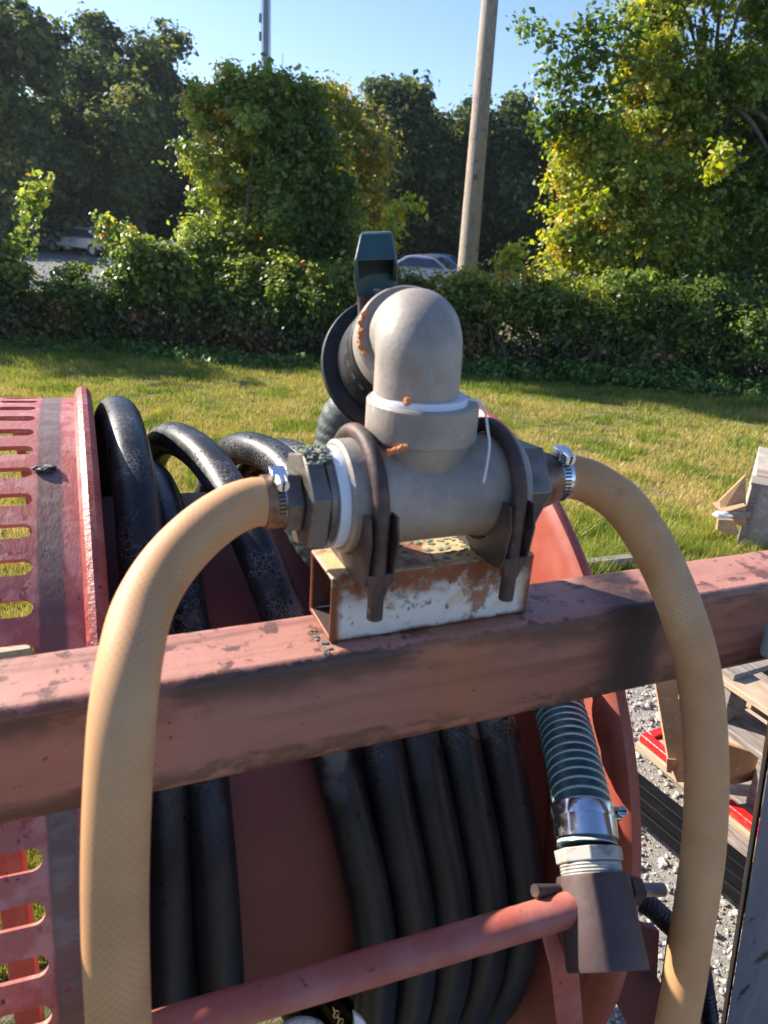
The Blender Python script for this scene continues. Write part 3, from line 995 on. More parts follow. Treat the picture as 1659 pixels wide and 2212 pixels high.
# chain-link fence in the hedge foot
t = empty('chain_link_fence', 'chain link fence half swallowed by the left hedge', 'fence', loc=(-5, 11.05, -.53))
wire = mat('galvanised_wire', (.12, .12, .12), .6, .4)
mb = MB()
for i in range(92):
    x0 = -9 + i * .075
    for sgn in (1, -1):
        a = np.array([x0, 11.05, -.53])
        q = a + np.array([sgn * .95, 0, .95])
        mb.tube([a - (-5, 11.05, -.53), q - (-5, 11.05, -.53)], .0016, 3, caps=False)
tag(mb.build('wire_mesh', wire, t), kind='stuff')
for i in range(3):
    MB().cyl((-4.0 + i * 2.6, .03, 0), (-4.0 + i * 2.6, .03, 1.0), .022, 10).build('fence_post', wire, t)

# ------------------------------------------------------------------ pole and tower
a, q = on_y(1004, 640, 14.2), on_y(1061, -30, 15.2)
a0 = a + (a - q) / (a[2] - q[2]) * (ground_z(14.2) - a[2])
q2 = a + (q - a) * 1.7
t = empty('utility_pole', 'leaning weathered wooden utility pole rising behind the hedge', 'utility pole', loc=a0)
mb = MB()
n_ = 26
pp = np.array([a0 + (q2 - a0) * i / n_ for i in range(n_ + 1)]) - a0
mb.tube(pp, np.linspace(.185, .115, n_ + 1), 20)
mb.build('pole', pole_mat, t)
MB().bar(pp[8] + (.0, -.175, 0), pp[8] + (.0, -.175, .09), .07, .006, up=(0, 1, 0)).build('number_plate', mat('dark_tag', (.12, .11, .10), .5, .5), t)
tb = np.array([on_y(574, 170, 90)[0], 90, FZ])
t = empty('phone_mast', 'slim blue grey phone mast rising behind the vine covered tree', 'mast', loc=tb)
top_z = on_y(574, -60, 90)[2] - FZ
MB().cyl((0, 0, 0), (0, 0, top_z), .36, 16, .30).build('mast_pole', tower_mat, t)
for dx, dy_, r in ((.42, -.1, .04), (.50, 0, .03), (-.42, -.1, .035)):
    MB().cyl((dx, dy_, on_y(574, 200, 90)[2] - FZ), (dx * .9, dy_, top_z), r, 8).build('cable', tower_mat, t)
for dz in (9.0, 10.6):
    MB().box((-.62, -.5, top_z - 15 + dz), (-.40, -.2, top_z - 14.2 + dz)).build('antenna_panel', tower_mat, t, bevel=.02)
zb_ = on_y(590, 190, 90)[2] - FZ
MB().box((.42, -.5, zb_ - 3), (1.15, .4, zb_ + 1.2)).build('equipment_cabinet', mat('pale_cabinet', (.35, .37, .42), .5), t, bevel=.03)
MB().cyl((1.6, 0, zb_ - 3), (1.75, 0, zb_ + 3.2), .035, 6).build('whip_antenna', tower_mat, t)

# ------------------------------------------------------------------ cars
glass_dark = mat('car_glass', (.03, .045, .06), .08, 0, spec=.8)
tyre_mat = mat('tyre_rubber', (.02, .02, .02), .8)
rim_mat = mat('alloy_rim', (.45, .46, .48), .3, .9)
tail_red = mat('tail_lamp_red', (.55, .012, .02), .25)
lamp_clear = mat('head_lamp', (.6, .62, .65), .15)


def car(label, paint, loc, heading, suv=False, L=4.6, W=1.8):
    """side profile extruded across, tapering inwards at the roof; front towards +x"""
    t = empty('parked_car', label, 'car', loc=loc, group='cars in the car park beyond the hedge')
    t.rotation_euler = (0, 0, heading)
    H = 1.70 if suv else 1.45
    belt = .98 if suv else .90
    if suv:
        low = [(-2.25, .38), (-2.28, .75), (-2.22, belt + .02), (.95, belt), (1.95, .90), (2.25, .72), (2.28, .38)]
        roof = [(-2.20, belt), (-1.98, H - .08), (-1.7, H), (.1, H), (.45, H - .07), (1.05, belt - .01)]
        win = [(-1.95, belt + .05), (-1.78, H - .14), (.2, H - .12), (.85, belt + .04)]
    else:
        low = [(-2.25, .36), (-2.28, .70), (-2.2, .93), (-1.5, .95), (.85, belt), (1.9, .78), (2.25, .62), (2.28, .36)]
        roof = [(-1.75, .94), (-1.05, H - .06), (-.7, H), (.0, H), (.3, H - .05), (1.1, belt - .01)]
        win = [(-1.55, .97), (-1.0, H - .12), (.15, H - .11), (.85, belt + .03)]

    def loft(prof, w0, w1, z0, z1):
        n = len(prof)
        hw = [w0 + (w1 - w0) * min(max((z - z0) / (z1 - z0), 0), 1) for x, z in prof]
        vs_ = [(x, -h, z) for (x, z), h in zip(prof, hw)] + [(x, h, z) for (x, z), h in zip(prof, hw)]
        fs_ = [tuple(range(n)), tuple(range(n, 2 * n))[::-1]] + [(i, i + n, (i + 1) % n + n, (i + 1) % n) for i in range(n)]
        return vs_, fs_
    mb = MB()
    mb.add(*loft(low, W / 2 - .03, W / 2 - .04, .3, 1))
    mb.add(*loft(roof, W / 2 - .06, W / 2 - .24, belt, H))
    mb.build('body', paint, t, bevel=.05)
    for s in (-1, 1):
        vs_ = [(x, s * (W / 2 - .045 - .18 * (z - belt) / (H - belt)), z) for x, z in win]
        MB().prism(vs_, (0, -s * .03, 0)).build('side_window', glass_dark, t)
    wr = roof
    MB().prism([(wr[0][0] + .03, -.62, wr[0][1] + .10), (wr[0][0] + .03, .62, wr[0][1] + .10), (wr[1][0] - .02, .56, wr[1][1] - .03), (wr[1][0] - .02, -.56, wr[1][1] - .03)], (-.02, 0, .02)).build('rear_window', glass_dark, t)
    MB().prism([(wr[5][0] - .06, -.68, wr[5][1] + .06), (wr[5][0] - .06, .68, wr[5][1] + .06), (wr[4][0] + .04, .56, wr[4][1] - .02), (wr[4][0] + .04, -.56, wr[4][1] - .02)], (.03, 0, .03)).build('windscreen', glass_dark, t)
    for sx_ in (-1.38, 1.42):
        for s in (-1, 1):
            w = MB().lathe([(-.1, .2), (-.1, .31), (-.07, .335), (.07, .335), (.1, .31), (.1, .2)], (sx_, s * (W / 2 - .10), .335), (0, 1, 0), 20).build('wheel', tyre_mat, t)
            MB().lathe([(-.085, .01), (-.09, .2), (.09, .2), (.085, .01)], (sx_, s * (W / 2 - .10), .335), (0, 1, 0), 12).build('rim', rim_mat, w)
    for s in (-1, 1):
        MB().box((-2.31, min(s * .86, s * .62), .78 if suv else .70), (-2.1, max(s * .86, s * .62), 1.02 if suv else .88)).build('tail_lamp', tail_red, t, bevel=.02)
        MB().box((2.05, min(s * .84, s * .5), .62), (2.27, max(s * .84, s * .5), .74)).build('headlight', lamp_clear, t, bevel=.02)
        MB().box((.72, min(s * .9, s * 1.02), .93), (.88, max(s * .9, s * 1.02), 1.06)).build('wing_mirror', paint, t, bevel=.02)
    MB().box((-2.32, -.25, .60), (-2.27, .25, .72)).build('number_plate', white_cloth, t)
    MB().box((-2.33, -.86, .38), (-2.15, .86, .55)).build('bumper', paint, t, bevel=.04)
    return t


white_car = mat('white_car_paint', (.72, .74, .78), .25, 0, coat=.6)
blue_car = mat('blue_car_paint', (.10, .17, .30), .22, .3, coat=.7)
silver_car = mat('silver_car_paint', (.42, .44, .50), .25, .5, coat=.6)
grey_car = mat('grey_car_paint', (.14, .15, .19), .25, .4, coat=.6)


def car_at(label, paint, px, py, Y, heading, **kw):
    zr = -1.892 + (1.66 if kw.get('suv') else 1.42)
    p = on_z(px, py, zr)
    car(label, paint, (p[0], p[1], -1.892), heading, **kw)


car_at('white sports utility car with red tail lamp, leftmost in the car park', white_car, 22, 466, 33, rad(152), suv=True)
car_at('blue saloon car parked just right of the white one', blue_car, 112, 482, 34.5, rad(155))
car_at('silver car with red tail lamps, third from the left', silver_car, 178, 490, 37, rad(158))
car_at('white car glimpsed through the gap left of the vine covered tree', white_car, 352, 524, 31, rad(195))
car_at('silver hatchback left of the utility pole, seen over the hedge', silver_car, 900, 551, 31, rad(165))
car_at('dark blue car parked behind the silver hatchback', blue_car, 930, 549, 35, rad(165))
car_at('white car right of the utility pole behind the hedge', white_car, 1190, 581, 30, rad(190))
car_at('white car seen through the leaves of the right tree', white_car, 1490, 592, 27, rad(180), suv=True)

# ------------------------------------------------------------------ frame of the hose reel (its own axes: x along the beam, y away, z up)
e_ = np.array([.9153, .4027, -.0065])
e_ /= np.linalg.norm(e_)
m_ = np.array([-e_[1], e_[0], 0])
m_ /= np.linalg.norm(m_)
z_ = np.cross(e_, m_)
O_ = CAM + np.array([.00744405, .5367831, -.33784744])
BF = frame_matrix(e_, m_, z_, O_)


def tobeam(p):
    q = np.asarray(p, float) - O_
    return np.array([q @ e_, q @ m_, q @ z_])


def Bm(x, y, mval):
    """point of the frame seen at picture x,y on the plane y=mval of the frame axes"""
    d = ray(x, y)
    o = CAM - O_
    t_ = (mval - o @ m_) / (d @ m_)
    return tobeam(CAM + d * t_)


fr = empty('reel_frame', 'faded red steel frame with square cross beam in front of the reel', 'steel frame', BF)
BT = -.1
W2 = .0741
mb = MB()
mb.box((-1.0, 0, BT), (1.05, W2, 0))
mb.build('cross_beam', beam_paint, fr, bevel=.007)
for x in (-.98, 1.0):
    MB().box((x - .03, .01, -1.30), (x + .03, .07, BT)).build('upright', red_paint, fr, bevel=.004)
# lower round brace
mb = MB()
q1, q0 = Bm(1195, 1974, -.09), Bm(400, 2208, -.05)
mb.tube([q1 + (q0 - q1) * (k / 30 * 2.4 - .06) for k in range(31)], .0155, 20)
mb.build('brace_bar', red_paint, fr)
mb = MB()
mb.prism([Bm(x, y, -.095) for x, y in [(1160, 1985), (1198, 1995), (1225, 2060), (1252, 2110), (1262, 2230), (1285, 2420), (1235, 2420), (1205, 2230), (1190, 2100)]], (.005, .012, 0))
mb.build('gusset_bar', red_paint, fr, bevel=.002)
# pipe sleeve clamped on the brace
pb = Bm(1271, 1843, -.060)
ax1 = Bm(1313, 2098, -.135)
ax0 = pb + (ax1 - pb) * .20
dd = (ax1 - ax0) / np.linalg.norm(ax1 - ax0)
LS = np.linalg.norm(ax1 - ax0)
mb = MB()
mb.lathe([(0, .028), (0, .0335), (.003, .0345), (LS * .5, .0355), (LS - .004, .0370), (LS, .0362), (LS, .033), (0, .028)], ax0, dd, 36)
mb.build('pipe_sleeve', sleeve_mat, fr)
bc = Bm(1278, 1923, -.075)
mb = MB()
for i in range(40):
    pass
prof = [(0, 1e-4)]
for i in range(26):
    prof += [(i * .0027, .0062), (i * .0027 + .0013, .0069)]
prof += [(26 * .0027, 1e-4)]
bl, br2 = Bm(1155, 1924, -.075), Bm(1432, 1922, -.075)
bdir = (br2 - bl) / np.linalg.norm(br2 - bl)
mb.lathe(prof, br2 - bdir * .070, bdir, 14)
mb.build('clamp_bolt', dullzinc, fr)
MB().cyl(bl, bl + bdir * .05, .0058, 14).build('clamp_bolt', steel_dark, fr)
MB().cyl(br2 - bdir * .056, br2 - bdir * .040, .0145, 6).build('clamp_nut', sleeve_mat, fr, bevel=.001)
MB().bar(br2 - bdir * .066 + dd * .004 + (0, -.006, 0), br2 - bdir * .062 + dd * .036 + (0, -.006, 0), .010, .012).build('weld_lug', sleeve_mat, fr, bevel=.002)
# dark plates below the sleeve
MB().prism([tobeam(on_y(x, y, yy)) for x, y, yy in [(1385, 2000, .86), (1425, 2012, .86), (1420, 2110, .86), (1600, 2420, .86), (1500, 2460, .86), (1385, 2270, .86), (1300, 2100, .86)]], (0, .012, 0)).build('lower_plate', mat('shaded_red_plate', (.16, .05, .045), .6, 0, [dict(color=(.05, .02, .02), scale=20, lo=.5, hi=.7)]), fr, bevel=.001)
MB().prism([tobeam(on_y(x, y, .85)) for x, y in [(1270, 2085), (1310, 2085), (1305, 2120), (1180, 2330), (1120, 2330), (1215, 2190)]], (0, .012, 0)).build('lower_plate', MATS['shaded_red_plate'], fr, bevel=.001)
MB().prism([tobeam(on_y(x, y, .95)) for x, y in [(1453, 2008), (1487, 2022), (1512, 2230), (1530, 2400), (1400, 2400), (1425, 2200)]], (0, .01, 0)).build('black_plate', black_steel, fr, bevel=.001)
for px in (1362, 1385):
    a, q = tobeam(on_y(px, 2100, .98)), tobeam(on_y(px + 6, 2400, .98))
    MB().cyl(a, q, .003, 8).build('cable', black_plastic, fr)
# corrugated conduit
path = smooth_path([tobeam(on_y(x, y, Y)) for x, y, Y in [(1345, 1930, 1.02), (1400, 1955, 1.02), (1440, 1990, 1.02), (1500, 2050, 1.02), (1530, 2200, 1.0)]], 150)
rr_ = .0185 + .0016 * np.sin(np.arange(150) * 1.55)
tag(MB().tube(path, rr_, 16).build('corrugated_conduit', black_plastic, world=BF), 'short black ribbed conduit beside the brown pipe sleeve', 'conduit')
# steel lug close to the lens at the right edge
p = tobeam(on_y(1668, 1372, .56))
tag(MB().box(p + (-.006, -.006, -.022), p + (.05, .006, .022)).build('steel_lug', mat('blue_grey_steel', (.18, .21, .26), .5, .4), world=BF, bevel=.006), 'blurred blue grey steel lug at the right edge over the beam end', 'steel lug')
# grey post
a = np.array([.4449, -.05, -.2003])
b = np.array([.5258, -.05, -.6516])
dd_ = (b - a) / np.linalg.norm(b - a)
a, b = a - dd_ * .15, a + dd_ * 1.25
gp = empty('grey_post', 'rust streaked grey steel post at the lower right edge', 'post', BF)
MB().prism([a, a + (.13, 0, 0), b + (.13, 0, 0), b], (.066, .045, 0)).build('post_body', grey_steel, gp, bevel=.003)
MB().prism([a + (-.007, .004, 0), a + (.0, .004, 0), b + (.0, .004, 0), b + (-.007, .004, 0)], (.044, .03, 0)).build('rusty_flange', rust_edge, gp, bevel=.002)

# ------------------------------------------------------------------ bracket and pipe saddles
br = empty('box_bracket', 'rust edged white box section bolted on top of the red beam', 'bracket', BF)
x0, x1, y0, y1, zt, th = -.041, .149, .0195, .0765, .060, .0035
mb = MB()
out = [(y0, 0.0008), (y1, 0.0008), (y1, zt), (y0, zt)]
inn = [(y0 + th, .0008 + th), (y1 - th, .0008 + th), (y1 - th, zt - th), (y0 + th, zt - th)]
vs = [(x, *q) for x in (x0, x1) for q in out + inn]
fs = []
for i in range(4):
    j = (i + 1) % 4
    fs += [(i, j, 8 + j, 8 + i), (4 + i, 12 + i, 12 + j, 4 + j), (i, 4 + i, 4 + j, j), (8 + i, 8 + j, 12 + j, 12 + i)]
mb.add(vs, fs)
mb.build('box_section', white_steel, br, bevel=.0016)
mb = MB()
q_ = [(y0 + th + .0003, .0011 + th), (y1 - th - .0003, .0011 + th), (y1 - th - .0003, zt - th - .0003), (y0 + th + .0003, zt - th - .0003)]
for i in range(4):
    j = (i + 1) % 4
    mb.add([(x0 + .002, *q_[i]), (x0 + .002, *q_[j]), (x1 - .002, *q_[j]), (x1 - .002, *q_[i])], [(0, 1, 2, 3)])
mb.build('shaded_bore_liner', bracket_inside, br, smooth=False)  # dark liner, shade inside the open tube put into its rust colour
mb = MB()
for i in range(14):
    mb.lump((random.uniform(-.050, -.041), random.uniform(.004, .05), .0008), random.uniform(.001, .0026), i, squash=(1.3, 1, .4), sub=1)
for i in range(90):
    mb.lump((random.uniform(.0, .10), random.uniform(.028, .070), zt + .0003), random.uniform(.0008, .0026), i, squash=(1.5, 1, .35), sub=1)
tag(mb.build('lichen_crust', lichen, br), kind='stuff')

RA = np.array([0, .05, .118])     # axis of the tee
for xc in (-.0125, .1085):
    cl = empty('pipe_clamp', 'rusty u-bolt clamp round the left collar of the pipe tee' if xc < 0 else 'rusty u-bolt clamp round the right collar of the pipe tee', 'pipe clamp', BF, group='u-bolt clamps holding the pipe tee')
    pts = [(xc, .05 - .054, .033), (xc, .05 - .054, .07), (xc, .05 - .054, .112)]
    for i in range(1, 20):
        a = math.pi * i / 20
        pts.append((xc, .05 - .054 * math.cos(a), .118 + .052 * math.sin(a)))
    pts += [(xc, .104, .112), (xc, .104, .07), (xc, .104, .045)]
    MB().tube(pts, .0065, 14).build('u_bolt', steel_dark, cl)
    for s in (-1, 1):
        xw = xc + s * .0100
        prof = [(.000, .062), (-.0075, .064), (-.0115, .080), (-.0145, .102), (-.010, .121), (.0015, .121)]
        for i in range(13):
            a = math.pi + rad(8) + rad(164) * i / 12
            prof.append((.05 + .047 * math.cos(a), .118 + .047 * math.sin(a)))
        prof += [(.1, .124), (.112, .12), (.112, .06), (.09, .0605), (.030, .0605), (.014, .0605)]
        MB().prism([(xw, y, z) for y, z in prof], (s * .0022, 0, 0)).build('saddle_web', steel_dark, cl, bevel=.0006)
    MB().prism([(xc - .0118, -.0100, .074), (xc + .0118, -.0100, .074), (xc + .0062, -.0085, .054), (xc - .0062, -.0085, .054)], (0, .009, 0)).build('saddle_foot', steel_dark, cl, bevel=.001)

# ------------------------------------------------------------------ pipe tee, elbow
te = empty('pipe_tee', 'dull grey cast pipe tee carrying the tall elbow above the bracket', 'pipe tee', BF)
ax = np.array([0, .05, .118])
mb = MB()
mb.lathe([(-.031, .036), (-.031, .0435), (-.029, .0462), (-.002, .0468), (.004, .0460), (.010, .0435), (.020, .0425), (.088, .0425), (.094, .0430), (.100, .0445),
          (.108, .0455), (.126, .0450), (.128, .0435), (.128, .03)], ax, (1, 0, 0), 56)
nc = np.array([.0405, .05, 0])
mb.lathe([(.118, .029), (.138, .0325), (.150, .0370), (.158, .0400), (.1645, .0420), (.166, .0448), (.169, .0455), (.1935, .0455), (.1955, .0440), (.1955, .034)], nc, (0, 0, 1), 56)
mb.build('tee_body', cast, te, angle=28)
mb = MB()
mb.lathe([(.194, .030), (.194, .0385), (.1975, .0385), (.2005, .0372), (.2005, .030)], (.0375, .05, 0), (0, 0, 1), 48)
mb.build('thread_tape', tape, te)
mb = MB()
mb.lathe([(-.0395, .030), (-.0395, .0405), (-.033, .0412), (-.0305, .0405), (-.0305, .03)], ax, (1, 0, 0), 48)
mb.build('thread_tape', tape, te)
# elbow: up, then over and away to the left, dropping
D = np.array([.18, .85, -.46])
D /= np.linalg.norm(D)
keys = [(.0315, .05, .200), (.0315, .05, .221), (.0320, .0525, .235), (.0345, .062, .2450), (.0370, .076, .2430)]
kp = np.array(keys)
p5 = kp[-1] + D * .024 + np.array([.001, 0, .001])
keys += [tuple(p5)]
keys = [(x_ + .002, y_, z2) for x_, y_, z2 in keys]
pth = smooth_path(keys, 40)
el = empty('pipe_elbow', 'smooth domed grey street elbow screwed into the top of the tee', 'pipe elbow', BF)
MB().tube(pth, np.interp(np.linspace(0, 1, 40), [0, .6, 1], [.0340, .0342, .0350]), 56, up=(1, 0, 0)).build('elbow_body', cast, el, angle=60)
T_ = np.gradient(pth, axis=0)
T_ /= np.linalg.norm(T_, axis=1)[:, None]
B_ = np.cross((0, 0, 1.0), D)
B_ /= np.linalg.norm(B_)
MB().tube([p_ + np.cross(B_, t_) * -.0338 for p_, t_ in zip(pth, T_)], .00035, 6).build('casting_seam', cast, el)
e0 = pth[-1] - D * .012
MB().lathe([(0, .034), (0, .0435), (.002, .0452), (.020, .0456), (.024, .0445), (.024, .033)], e0, D, 56).build('elbow_collar', cast, el, angle=30)
mb = MB()
U_ = np.cross(D, (0, 0, 1))
U_ /= np.linalg.norm(U_)
V_ = np.cross(U_, D)
for i in range(44):
    g = np.array([-.80, -.15, .66 - .018 * i + .04 * math.sin(i * 2)])
    g -= D * (g @ D)
    g /= np.linalg.norm(g)
    mb.lump(e0 + D * (.0005 + .0022 * math.sin(i * 1.7)) + g * (.0425 + .001 * math.sin(i * 2.3)), .0010 + .0013 * random.random(), i, sub=1)
mb.build('mud_patch', orange_mud, el)
mb = MB()
mb.lump((.010, .014, .2035), .0032, 3)
mb.build('mud_patch', orange_mud, el)
mb = MB()
for i in range(8):
    mb.lump((-.004 + .0022 * i, .022 - .001 * i, .160 + .0012 * i), .0026, i, sub=1)
mb.build('mud_patch', orange_mud, te)
# loose sealing thread
mb = MB()
mb.tube(smooth_path([(.066, .030, .200), (.078, .026, .1985), (.0835, .024, .190), (.0850, .020, .178), (.0850, .014, .166), (.0800, .006, .152), (.0745, -.001, .140)], 40), .0011, 7)
tag(mb.build('thread_strand', thread_mat, world=BF), 'loose white thread hanging from the right side of the tee neck', 'thread')

# black coupling, valve, green handle
cp = empty('black_coupling', 'black flanged rubber coupling behind the grey elbow', 'coupling', BF)
c0 = e0 + D * .024
MB().lathe([(0, .030), (0, .046), (.004, .0478), (.012, .0480), (.014, .0455), (.020, .0455), (.034, .0505), (.044, .0515), (.050, .049), (.052, .03)], c0, D, 56).build('coupling_body', black_plastic, cp, angle=30)
MB().lathe([(.052, .03), (.052, .0640), (.056, .0655), (.060, .0640), (.062, .03)], c0, D, 64).build('flange_disc', black_plastic, cp, angle=30)
U = np.cross(D, (0, 0, 1))
U /= np.linalg.norm(U)
V = np.cross(U, D)
mb = MB()
for i in range(26):
    a = 2 * math.pi * i / 26
    c = c0 + D * .017 + (U * math.cos(a) + V * math.sin(a)) * .0462
    tdir = -U * math.sin(a) + V * math.cos(a)
    mb.bar(c - tdir * .0030, c + tdir * .0030, .008, .0028, up=(U * math.cos(a) + V * math.sin(a)))
mb.build('raised_ribs', mat('worn_black_plastic', (.06, .06, .062), .45), cp)
vl = empty('ball_valve', 'valve with upright dark green plastic handle behind the elbow', 'valve', BF)
v0 = c0 + D * .060
MB().lathe([(0, .02), (0, .034), (.02, .036), (.05, .036), (.07, .034), (.07, .02)], v0, D, 32).build('valve_body', steel_dark, vl)


hm = .155
stem0, stem1 = Bm(790, 740, hm), Bm(786, 640, hm)
MB().cyl(stem0, stem1, .006, 12).build('valve_stem', steel_dark, vl)
# handle: tapered hollow cap, open scoop facing the viewer
prof_out = [(778, 503), (846, 501), (857, 559), (858, 640), (836, 640), (812, 655), (772, 655), (764, 600)]
scoop = [(786, 563), (850, 561), (853, 612), (828, 600), (776, 604), (778, 585)]
H0 = [Bm(x, y, hm) for x, y in prof_out]
dpt = .030
mb = MB()
# back shell
mb.prism(H0, (.0132, dpt, 0))
hb = mb.build('handle_cap', green_plastic, vl, bevel=.0025)
mb = MB()
top = [(780, 505), (846, 503), (856, 557), (769, 560)]
Ht = [Bm(x, y, hm - .0005) for x, y in top]
# sloping upper face standing proud at its lower lip
fr_ = [Ht[0], Ht[1], Ht[2] + (-.0088, -.020, 0), Ht[3] + (-.0088, -.020, 0)]
bk_ = [p + (0, .002, 0) for p in Ht]
mb.add(fr_ + bk_, [(0, 1, 2, 3), (4, 7, 6, 5), (0, 4, 5, 1), (1, 5, 6, 2), (2, 6, 7, 3), (3, 7, 4, 0)])
mb.build('handle_hood', green_plastic, vl, bevel=.0012)
for (xa, xb) in ((769, 776), (851, 857)):
    q = [Bm(xa, 559, hm), Bm(xb, 559, hm), Bm(xb + 1, 606, hm), Bm(xa - 3, 606, hm)]
    f_ = [q[0] + (-.0088, -.020, 0), q[1] + (-.0088, -.020, 0), q[2] + (-.0018, -.004, 0), q[3] + (-.0018, -.004, 0)]
    MB().add(f_ + q, [(0, 1, 2, 3), (4, 7, 6, 5), (0, 4, 5, 1), (1, 5, 6, 2), (2, 6, 7, 3), (3, 7, 4, 0)]).build('handle_cheek', green_plastic, vl, bevel=.0008)
MB().prism([Bm(x, y, hm - .0022) for x, y in [(777, 558), (851, 558), (852, 600), (838, 590), (800, 592), (776, 604)]], (.0006, .0014, 0)).build('scoop_shade_plate', mat('scoop_shade_green', (.006, .012, .012), .7), vl)  # dark plate, shade of the scoop opening put into its colour
mb = MB()
for i, (xa, ya, xb, yb) in enumerate([(808, 628, 811, 622), (812, 629, 816, 624), (817, 630, 816, 623), (819, 628, 823, 625), (809, 634, 815, 633), (818, 635, 824, 631)]):
    p_, q_ = Bm(xa, ya, hm - .0012), Bm(xb, yb, hm - .0012)
    mb.bar(p_, q_, .0005, .0004, up=(0, 1, 0))
mb.build('moulded_mark', white_cloth, vl)
# suction hose from the valve round behind the tee and down to the sleeve
pts = [v0 + D * .05, v0 + D * .062 + (-.004, 0, -.012), tuple(Bm(752, 905, .235)), tuple(Bm(726, 1000, .235)), (.000, .225, .04), (.035, .19, -.02), (.12, .165, -.09), tuple(Bm(1185, 1470, .125)), tuple(Bm(1210, 1540, .090)),
       tuple(Bm(1236, 1640, .028)), tuple(Bm(1262, 1765, -.034)), tuple(pb - dd * .006)]
pth_all = smooth_path(pts, 420)
dk = MB().tube(pth_all[:215], .0285 + .0004 * np.sin(np.arange(215) * 1.1), 28).build('suction_hose_shaded', mat('shaded_ribbed_hose', (.045, .06, .055), .55, 0, [dict(color=(.12, .14, .12), scale=260, lo=.52, hi=.62, stretch=(1, 1, 4))], bump=(200, .0008)), world=BF)  # same suction hose, shade behind the tee put into a darker material
tag(dk, 'finely ribbed upper part of the suction hose behind the tee, shade put into its dark colour', 'hose')
pth = pth_all[213:]
sh = empty('suction_hose', 'green ribbed suction hose with pale helix dropping behind the beam', 'suction hose', BF)
seglen = np.concatenate([[0], np.cumsum(np.linalg.norm(np.diff(pth, axis=0), axis=1))])
rr_ = .0290 + .0006 * np.sin(seglen * 2 * math.pi / .0104)
MB().tube(pth, rr_, 30).build('hose_wall', suction, sh)
hd = pth[-1] - pth[-12]
hd /= np.linalg.norm(hd)


def ring_clamp(parent, c, d, r, w, name='hose_clamp', slots=28, arc=(0, 300), house_dir=None, big=False):
    d = np.array(d, float)
    d /= np.linalg.norm(d)
    cb = MB().lathe([(-w / 2, r - .001), (-w / 2, r + .0008), (-w / 2 * .8, r + .0012), (w / 2 * .8, r + .0012), (w / 2, r + .0008), (w / 2, r - .001)], c, d, 48).build(name, zinc, parent, angle=25)
    ref = np.array((0, 0, 1.0)) if abs(d[2]) < .9 else np.array((1.0, 0, 0))
    U = ref - d * (ref @ d)
    U /= np.linalg.norm(U)
    Wv = np.cross(d, U)
    mb = MB()
    for i in range(slots):
        a = rad(arc[0] + (arc[1] - arc[0]) * i / slots)
        n_ = U * math.cos(a) + Wv * math.sin(a)
        q = np.array(c) + n_ * (r + .0013)
        mb.bar(q - d * w * .22, q + d * w * .22, .0017, .0005, up=n_)
    mb.build('band_slots', slotdark, cb)
    hn = np.array(house_dir, float)
    hn -= d * (hn @ d)
    hn /= np.linalg.norm(hn)
    tn = np.cross(d, hn)
    q = np.array(c) + hn * (r + .0045)
    MB().bar(q - tn * .008, q + tn * .006, w * .95, .0075, up=hn).build('screw_housing', zinc, cb, bevel=.001)
    MB().cyl(q + tn * .006, q + tn * .016, .0052, 12).build('screw_head', zinc, cb, bevel=.0006)
    MB().bar(q + tn * .0158 - hn * .004, q + tn * .0162 + hn * .004, .0012, .0016, up=d).build('screw_slot', slotdark, cb)
    return cb


ring_clamp(sh, Bm(1260, 1753, -.029), hd, .0300, .013, slots=44, arc=(100, 260), house_dir=(1, 0, .15))
MB().lathe([(-.010, .0290), (-.010, .0306), (.010, .0306), (.010, .0290)], Bm(1265, 1790, -.043), hd, 48).build('clamp_band', zinc, sh, angle=25)
# pvc bushing
bu = empty('pvc_bushing', 'off white plastic threaded bushing between green hose and brown sleeve', 'bushing', BF)
bd = (ax1 - ax0) / np.linalg.norm(ax1 - ax0)
pb = pb - bd * .004
MB().lathe([(0, .02), (0, .0325), (.0125, .0320), (.0135, .02)], pb, bd, 8, phase=.3).build('hex_collar', pvc, bu, bevel=.001)
prof = [(.0135, .02)]
for i in range(8):
    prof += [(.0135 + i * .0030, .0285), (.015 + i * .0030, .0296)]
prof += [(.040, .02)]
MB().lathe(prof, pb, bd, 40).build('threaded_end', pvc, bu, angle=20)

# ------------------------------------------------------------------ tan hoses
hxp = empty('hex_bushing', 'stepped hexagonal reducer with green crust at the left end of the tee', 'hex reducer', BF)
MB().lathe([(-.0620, .022), (-.0618, .0405), (-.0605, .0425), (-.0475, .0425), (-.0460, .0405), (-.0455, .02)], ax, (1, 0, 0), 6, phase=rad(12)).build('large_hex', hex_mat, hxp, bevel=.0008)
MB().lathe([(-.046, .02), (-.046, .0385), (-.0400, .0380), (-.0400, .02)], ax, (1, 0, 0), 40).build('thread_shoulder', hex_mat, hxp)
MB().lathe([(-.0760, .015), (-.0758, .0245), (-.0745, .0255), (-.0635, .0255), (-.0625, .0245), (-.062, .015)], ax, (1, 0, 0), 6, phase=rad(20)).build('small_hex', hex_mat, hxp, bevel=.0006)
MB().lathe([(-.092, .015), (-.090, .0215), (-.0765, .0215), (-.076, .015)], ax, (1, 0, 0), 36).build('barb_neck', brass, hxp)
mb = MB()
for i in range(80):
    a = rad(random.uniform(-12, 32))
    mb.lump((random.uniform(-.064, -.040), .05 - .040 * math.sin(a), .118 + .0415 * math.cos(a)), random.uniform(.0010, .0022), i, squash=(1.3, 1, .7), sub=1)
tag(mb.build('lichen_crust', lichen, hxp), kind='stuff')
rb = empty('hex_bushing', 'dark hexagonal reducer at the right end of the tee', 'hex reducer', BF)
